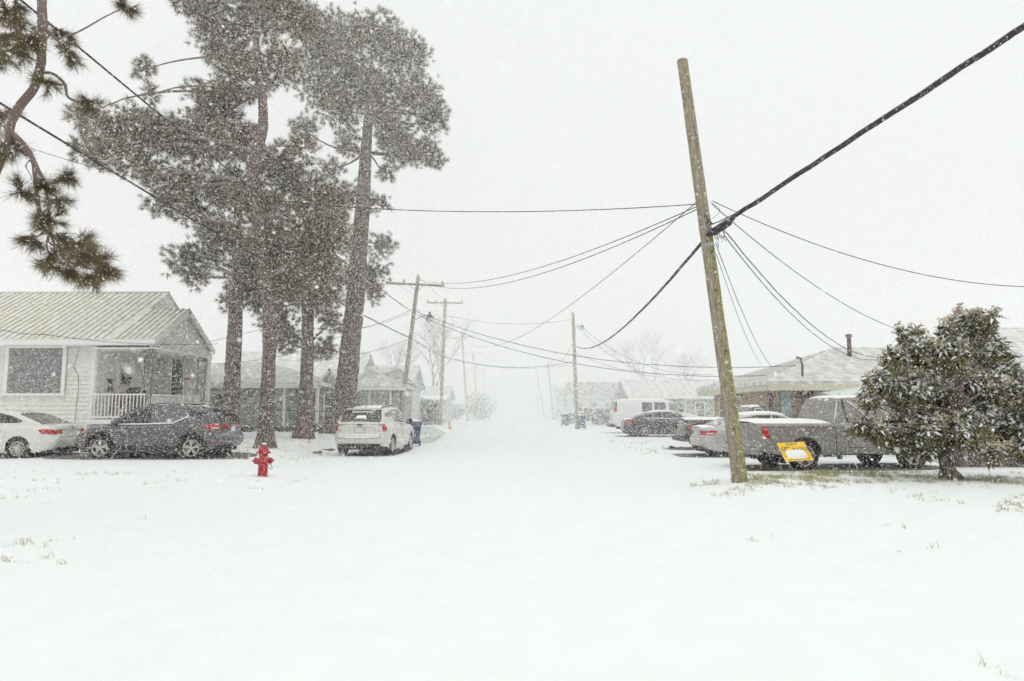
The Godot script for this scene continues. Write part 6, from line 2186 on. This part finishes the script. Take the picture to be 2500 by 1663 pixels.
const LIMBS := [[[-6.85,7.91,-9.3,0.071],[-6.57,7.26,-9,0.063],[-6.52,6.81,-9,0.060],[-6.52,6.36,-9,0.057],[-6.55,6.02,-9,0.057],[-6.75,5.74,-9,0.054],[-6.87,5.49,-9,0.052],[-6.89,5.18,-9,0.040],[-7.04,4.63,-9,0.029]],
[[-6.9,5.37,-9,0.040],[-6.67,5.18,-9,0.034],[-6.53,4.97,-9,0.032],[-6.47,4.63,-9,0.029],[-6.42,4.27,-9,0.026],[-6.29,3.97,-9,0.023],[-6.01,3.73,-9,0.017],[-5.67,3.55,-9,0.014]],
[[-6.53,4.97,-9,0.026],[-6.36,4.63,-9,0.023],[-6.26,4.27,-9,0.020],[-6.24,3.91,-9,0.017],[-6.05,3.55,-9,0.014],[-5.49,3.4,-9,0.011]],
[[-6.49,6.21,-9,0.023],[-6.29,6.18,-9,0.020],[-6.15,6.02,-9,0.020],[-6.13,5.83,-9,0.017],[-5.9,5.75,-9,0.014]],
[[-6.53,6.87,-9,0.020],[-6.32,6.68,-9,0.017],[-6.19,6.49,-9,0.014]],
[[-6.51,6.68,-9,0.017],[-6.75,6.71,-9,0.017],[-6.97,6.87,-9,0.014]]]
const NEAR_TUFTS := [[-6.68,6.81,-8.53,0.26],[-7.16,7.14,-9.45,0.23],[-6.48,6.29,-8.59,0.20],[-6.97,6.4,-8.84,0.17],[-6.27,6.62,-9.11,0.24],[-6.6,7.05,-9.42,0.19],[-6.29,5.97,-8.84,0.12],[-7.36,5.77,-9.43,0.33],[-6.91,5.2,-9.05,0.22],[-6.9,5.04,-8.81,0.22],[-5.92,4.66,-8.82,0.13],[-6.42,4.4,-8.67,0.17],[-6.06,4.43,-8.57,0.11],[-6.02,3.99,-8.65,0.21],[-6.2,3.93,-9.19,0.28],[-6.25,3.82,-9.5,0.31],[-5.49,3.53,-8.66,0.26],[-5.19,3.37,-8.54,0.15],[-6.57,3.66,-9.49,0.21],[-6.48,3.89,-9.03,0.14],[-5.84,3.41,-8.91,0.20],[-5.44,3.29,-8.74,0.14],[-5.47,7.2,-9.09,0.13],[-6.35,3.81,-9.33,0.24],[-5.81,3.78,-8.96,0.21],[-6.33,4.13,-8.92,0.16],[-5.28,3.45,-8.55,0.19],[-6.45,4.52,-9.42,0.13],[-6.36,6.41,-8.53,0.18],[-6.99,6.74,-8.99,0.21],[-7.2,7.41,-9.34,0.24],[-5.57,5.59,-8.63,0.13]]
const LOQUAT := [[8.78,3.16,-14.92,0.24],[10.27,3.43,-15.31,0.34],[10.25,3.45,-14.73,0.25],[9.61,3.21,-15.02,0.17],[7.75,2.49,-13.79,0.23],[8.66,2.71,-14.38,0.33],[9.01,2.63,-13.87,0.36],[10.65,2.77,-15.12,0.35],[7.62,2.01,-14.13,0.28],[8.28,1.93,-14.42,0.42],[9.68,1.96,-15.4,0.55],[10.42,2.04,-15.13,0.54],[11.23,2.14,-15.36,0.45],[7.34,1.16,-14.42,0.16],[7.67,1.12,-14.48,0.23],[8.34,1.06,-14.91,0.35],[8.77,1.08,-14.46,0.42],[9.41,1.09,-14.12,0.41],[10.23,1.08,-14.33,0.42],[10.61,1.75,-13.86,0.48],[10.87,1,-14.28,0.41],[9.08,1.5,-15.38,0.45],[9.97,1.5,-15.33,0.45],[8.44,0.76,-14.73,0.17],[8.68,0.61,-14.5,0.14],[7.38,1.67,-14.21,0.16],[9.63,0.69,-13.76,0.19],[10.45,0.67,-14.09,0.24]]
const WIRES := [[[9.18,7.72,-2.16],[4.54,5.5,-13.6],0,0.045,"thick black cable bundle rising from the leaning pole's splice box"],
[[4.01,5.08,-14.05],[5.26,6.7,-55],0.9,0.035,"thick twisted cable sagging from the leaning pole to the next pole"],
[[-10.19,10.07,1.75],[-5.93,7.34,-39.5],0.35,0.022,"black twisted service cable running over the pines to the street lamp pole"],
[[-11.92,8.97,-2.4],[-5.9,5.75,-39.5],0.5,0.028,"thick black cable running in front of the pine trunks to the crossarm pole"],
[[-5.9,5.75,-39.5],[-5.85,6.06,-55],0.05,0.024,"thick cable between the lamp pole and the upright crossarm pole"],
[[-19.65,11.86,-24],[3.93,5.89,-14.05],1.2,0.01,"thin wire crossing the street from the leaning pole into the pines"],
[[3.93,5.85,-14.05],[-5.4,9.11,-39.2],0.75,0.01,"thin upper wire from the leaning pole to the crossarm"],
[[3.93,5.79,-14.05],[-4.89,8.85,-39.2],0.8,0.01,"thin lower wire from the leaning pole to the crossarm end"],
[[3.9,5.93,-14.05],[-6.34,10.93,-85],2.2,0.01,"thin wire from the leaning pole sagging to the third crossarm pole"],
[[-5.64,7.31,-39.3],[12.08,3.45,-29],1.1,0.014,"dark service wire crossing the street to the roof mast, upper one"],
[[-5.64,7.16,-39.3],[12.06,3.11,-29],1.25,0.014,"dark service wire crossing the street to the roof mast, lower one"],
[[4.24,5.96,-14.05],[13.61,4.66,-17],0.5,0.009,"thin wire from the leaning pole passing high over the loquat tree"],
[[4.23,5.89,-14.05],[14.77,4.25,-24.5],0.5,0.01,"thin wire from the leaning pole down behind the loquat tree"],
[[4.51,5.28,-14.05],[13.94,3.54,-25.5],0.75,0.012,"doubled service wire dropping to the vent pipe roof, upper one"],
[[4.47,5.21,-14.05],[13.91,3.49,-25.6],0.85,0.01,"doubled service wire dropping to the vent pipe roof, lower one"],
[[4.28,5.05,-14.05],[10.31,3.27,-27],0.35,0.008,"thin drop wire from the leaning pole to the tan brick wall"],
[[4.29,4.81,-14.05],[10.24,3.45,-28],0.3,0.006,"thinner drop wire from the leaning pole to the tan brick wall"],
[[4.92,8.93,-55],[-5.56,9.33,-55.3],0.55,0.014,"upper wire slung across the street from the lamp bracket pole to the upright crossarm pole"],
[[5.17,8.47,-55],[12.97,4.46,-58],0.9,0.014,"drop wire from the lamp bracket pole to the house behind the van"],
[[5.27,8.58,-55],[14.1,4.08,-48],1.2,0.013,"drop wire from the lamp bracket pole to the long low roof"],
[[5.25,6.1,-55],[14.67,3.77,-50],0.6,0.012,"lower drop wire from the lamp bracket pole over the van"],
[[5.05,7.16,-55],[5.71,8.54,-100],0.8,0.02,"cable from the lamp bracket pole to the far lamp pole"],
[[5.03,5.5,-55],[-6.04,6.1,-55.5],0.75,0.024,"low cable sagging across the street from the lamp bracket pole"],
[[5.03,5.22,-55],[-6.5,7.84,-86],0.6,0.014,"thin low cable from the lamp bracket pole to the third crossarm pole"],
[[-5.85,6.06,-55],[-6.17,7.73,-86],0.2,0.016,"cable between the second and third crossarm poles"],
[[-5.8,7.44,-39.5],[-8.2,5.87,-36],0.1,0.012,"service drop from the lamp pole behind the big pine"],
[[-8.2,5.87,-36],[-14.76,3.73,-32],0.5,0.012,"twisted service drop reaching the white house porch gable"],
[[-6,7.18,-39.5],[-13.34,5.8,-36],0.6,0.01,"thin drop wire behind the pine trunks, upper one"],
[[-13.35,5.85,-36],[-14.64,4.32,-30],0.05,0.01,"thin drop wire fastened at the porch gable"],
[[-5.83,5.75,-39.5],[-14.08,4.6,-41],0.5,0.01,"thin wire running behind the pine trunks to the grey house"],
[[-5.42,9.47,-55],[-5.11,5.8,-39.2],0.1,0.012,"slack wire looping from the lamp pole to the upright crossarm pole"],
[[-5.81,7.75,-39.5],[-7.54,10.93,-85],0.6,0.012,"faint wire from the first to the third crossarm pole"],
[[-5.33,9.24,-39.2],[-5.4,10.43,-55],0.05,0.008,"faint top wire between the crossarms, middle pin"],
[[-6.96,9.07,-39.4],[-6.74,10.43,-55],0.1,0.008,"faint top wire between the crossarms, outer pin"],
[[-19.15,4.68,-24.5],[-16.99,4.3,-24.6],0.12,0.01,"sagging wire along the white house eave, outer end"],
[[-16.99,4.3,-24.6],[-11.06,4.04,-25.5],0.15,0.01,"sagging wire along the white house eave, reaching past the gable"],
[[-13.63,1.99,-30],[-7.77,1.5,-29],0.12,0.014,"low cable strung between the pine trunks before the grey house"]]
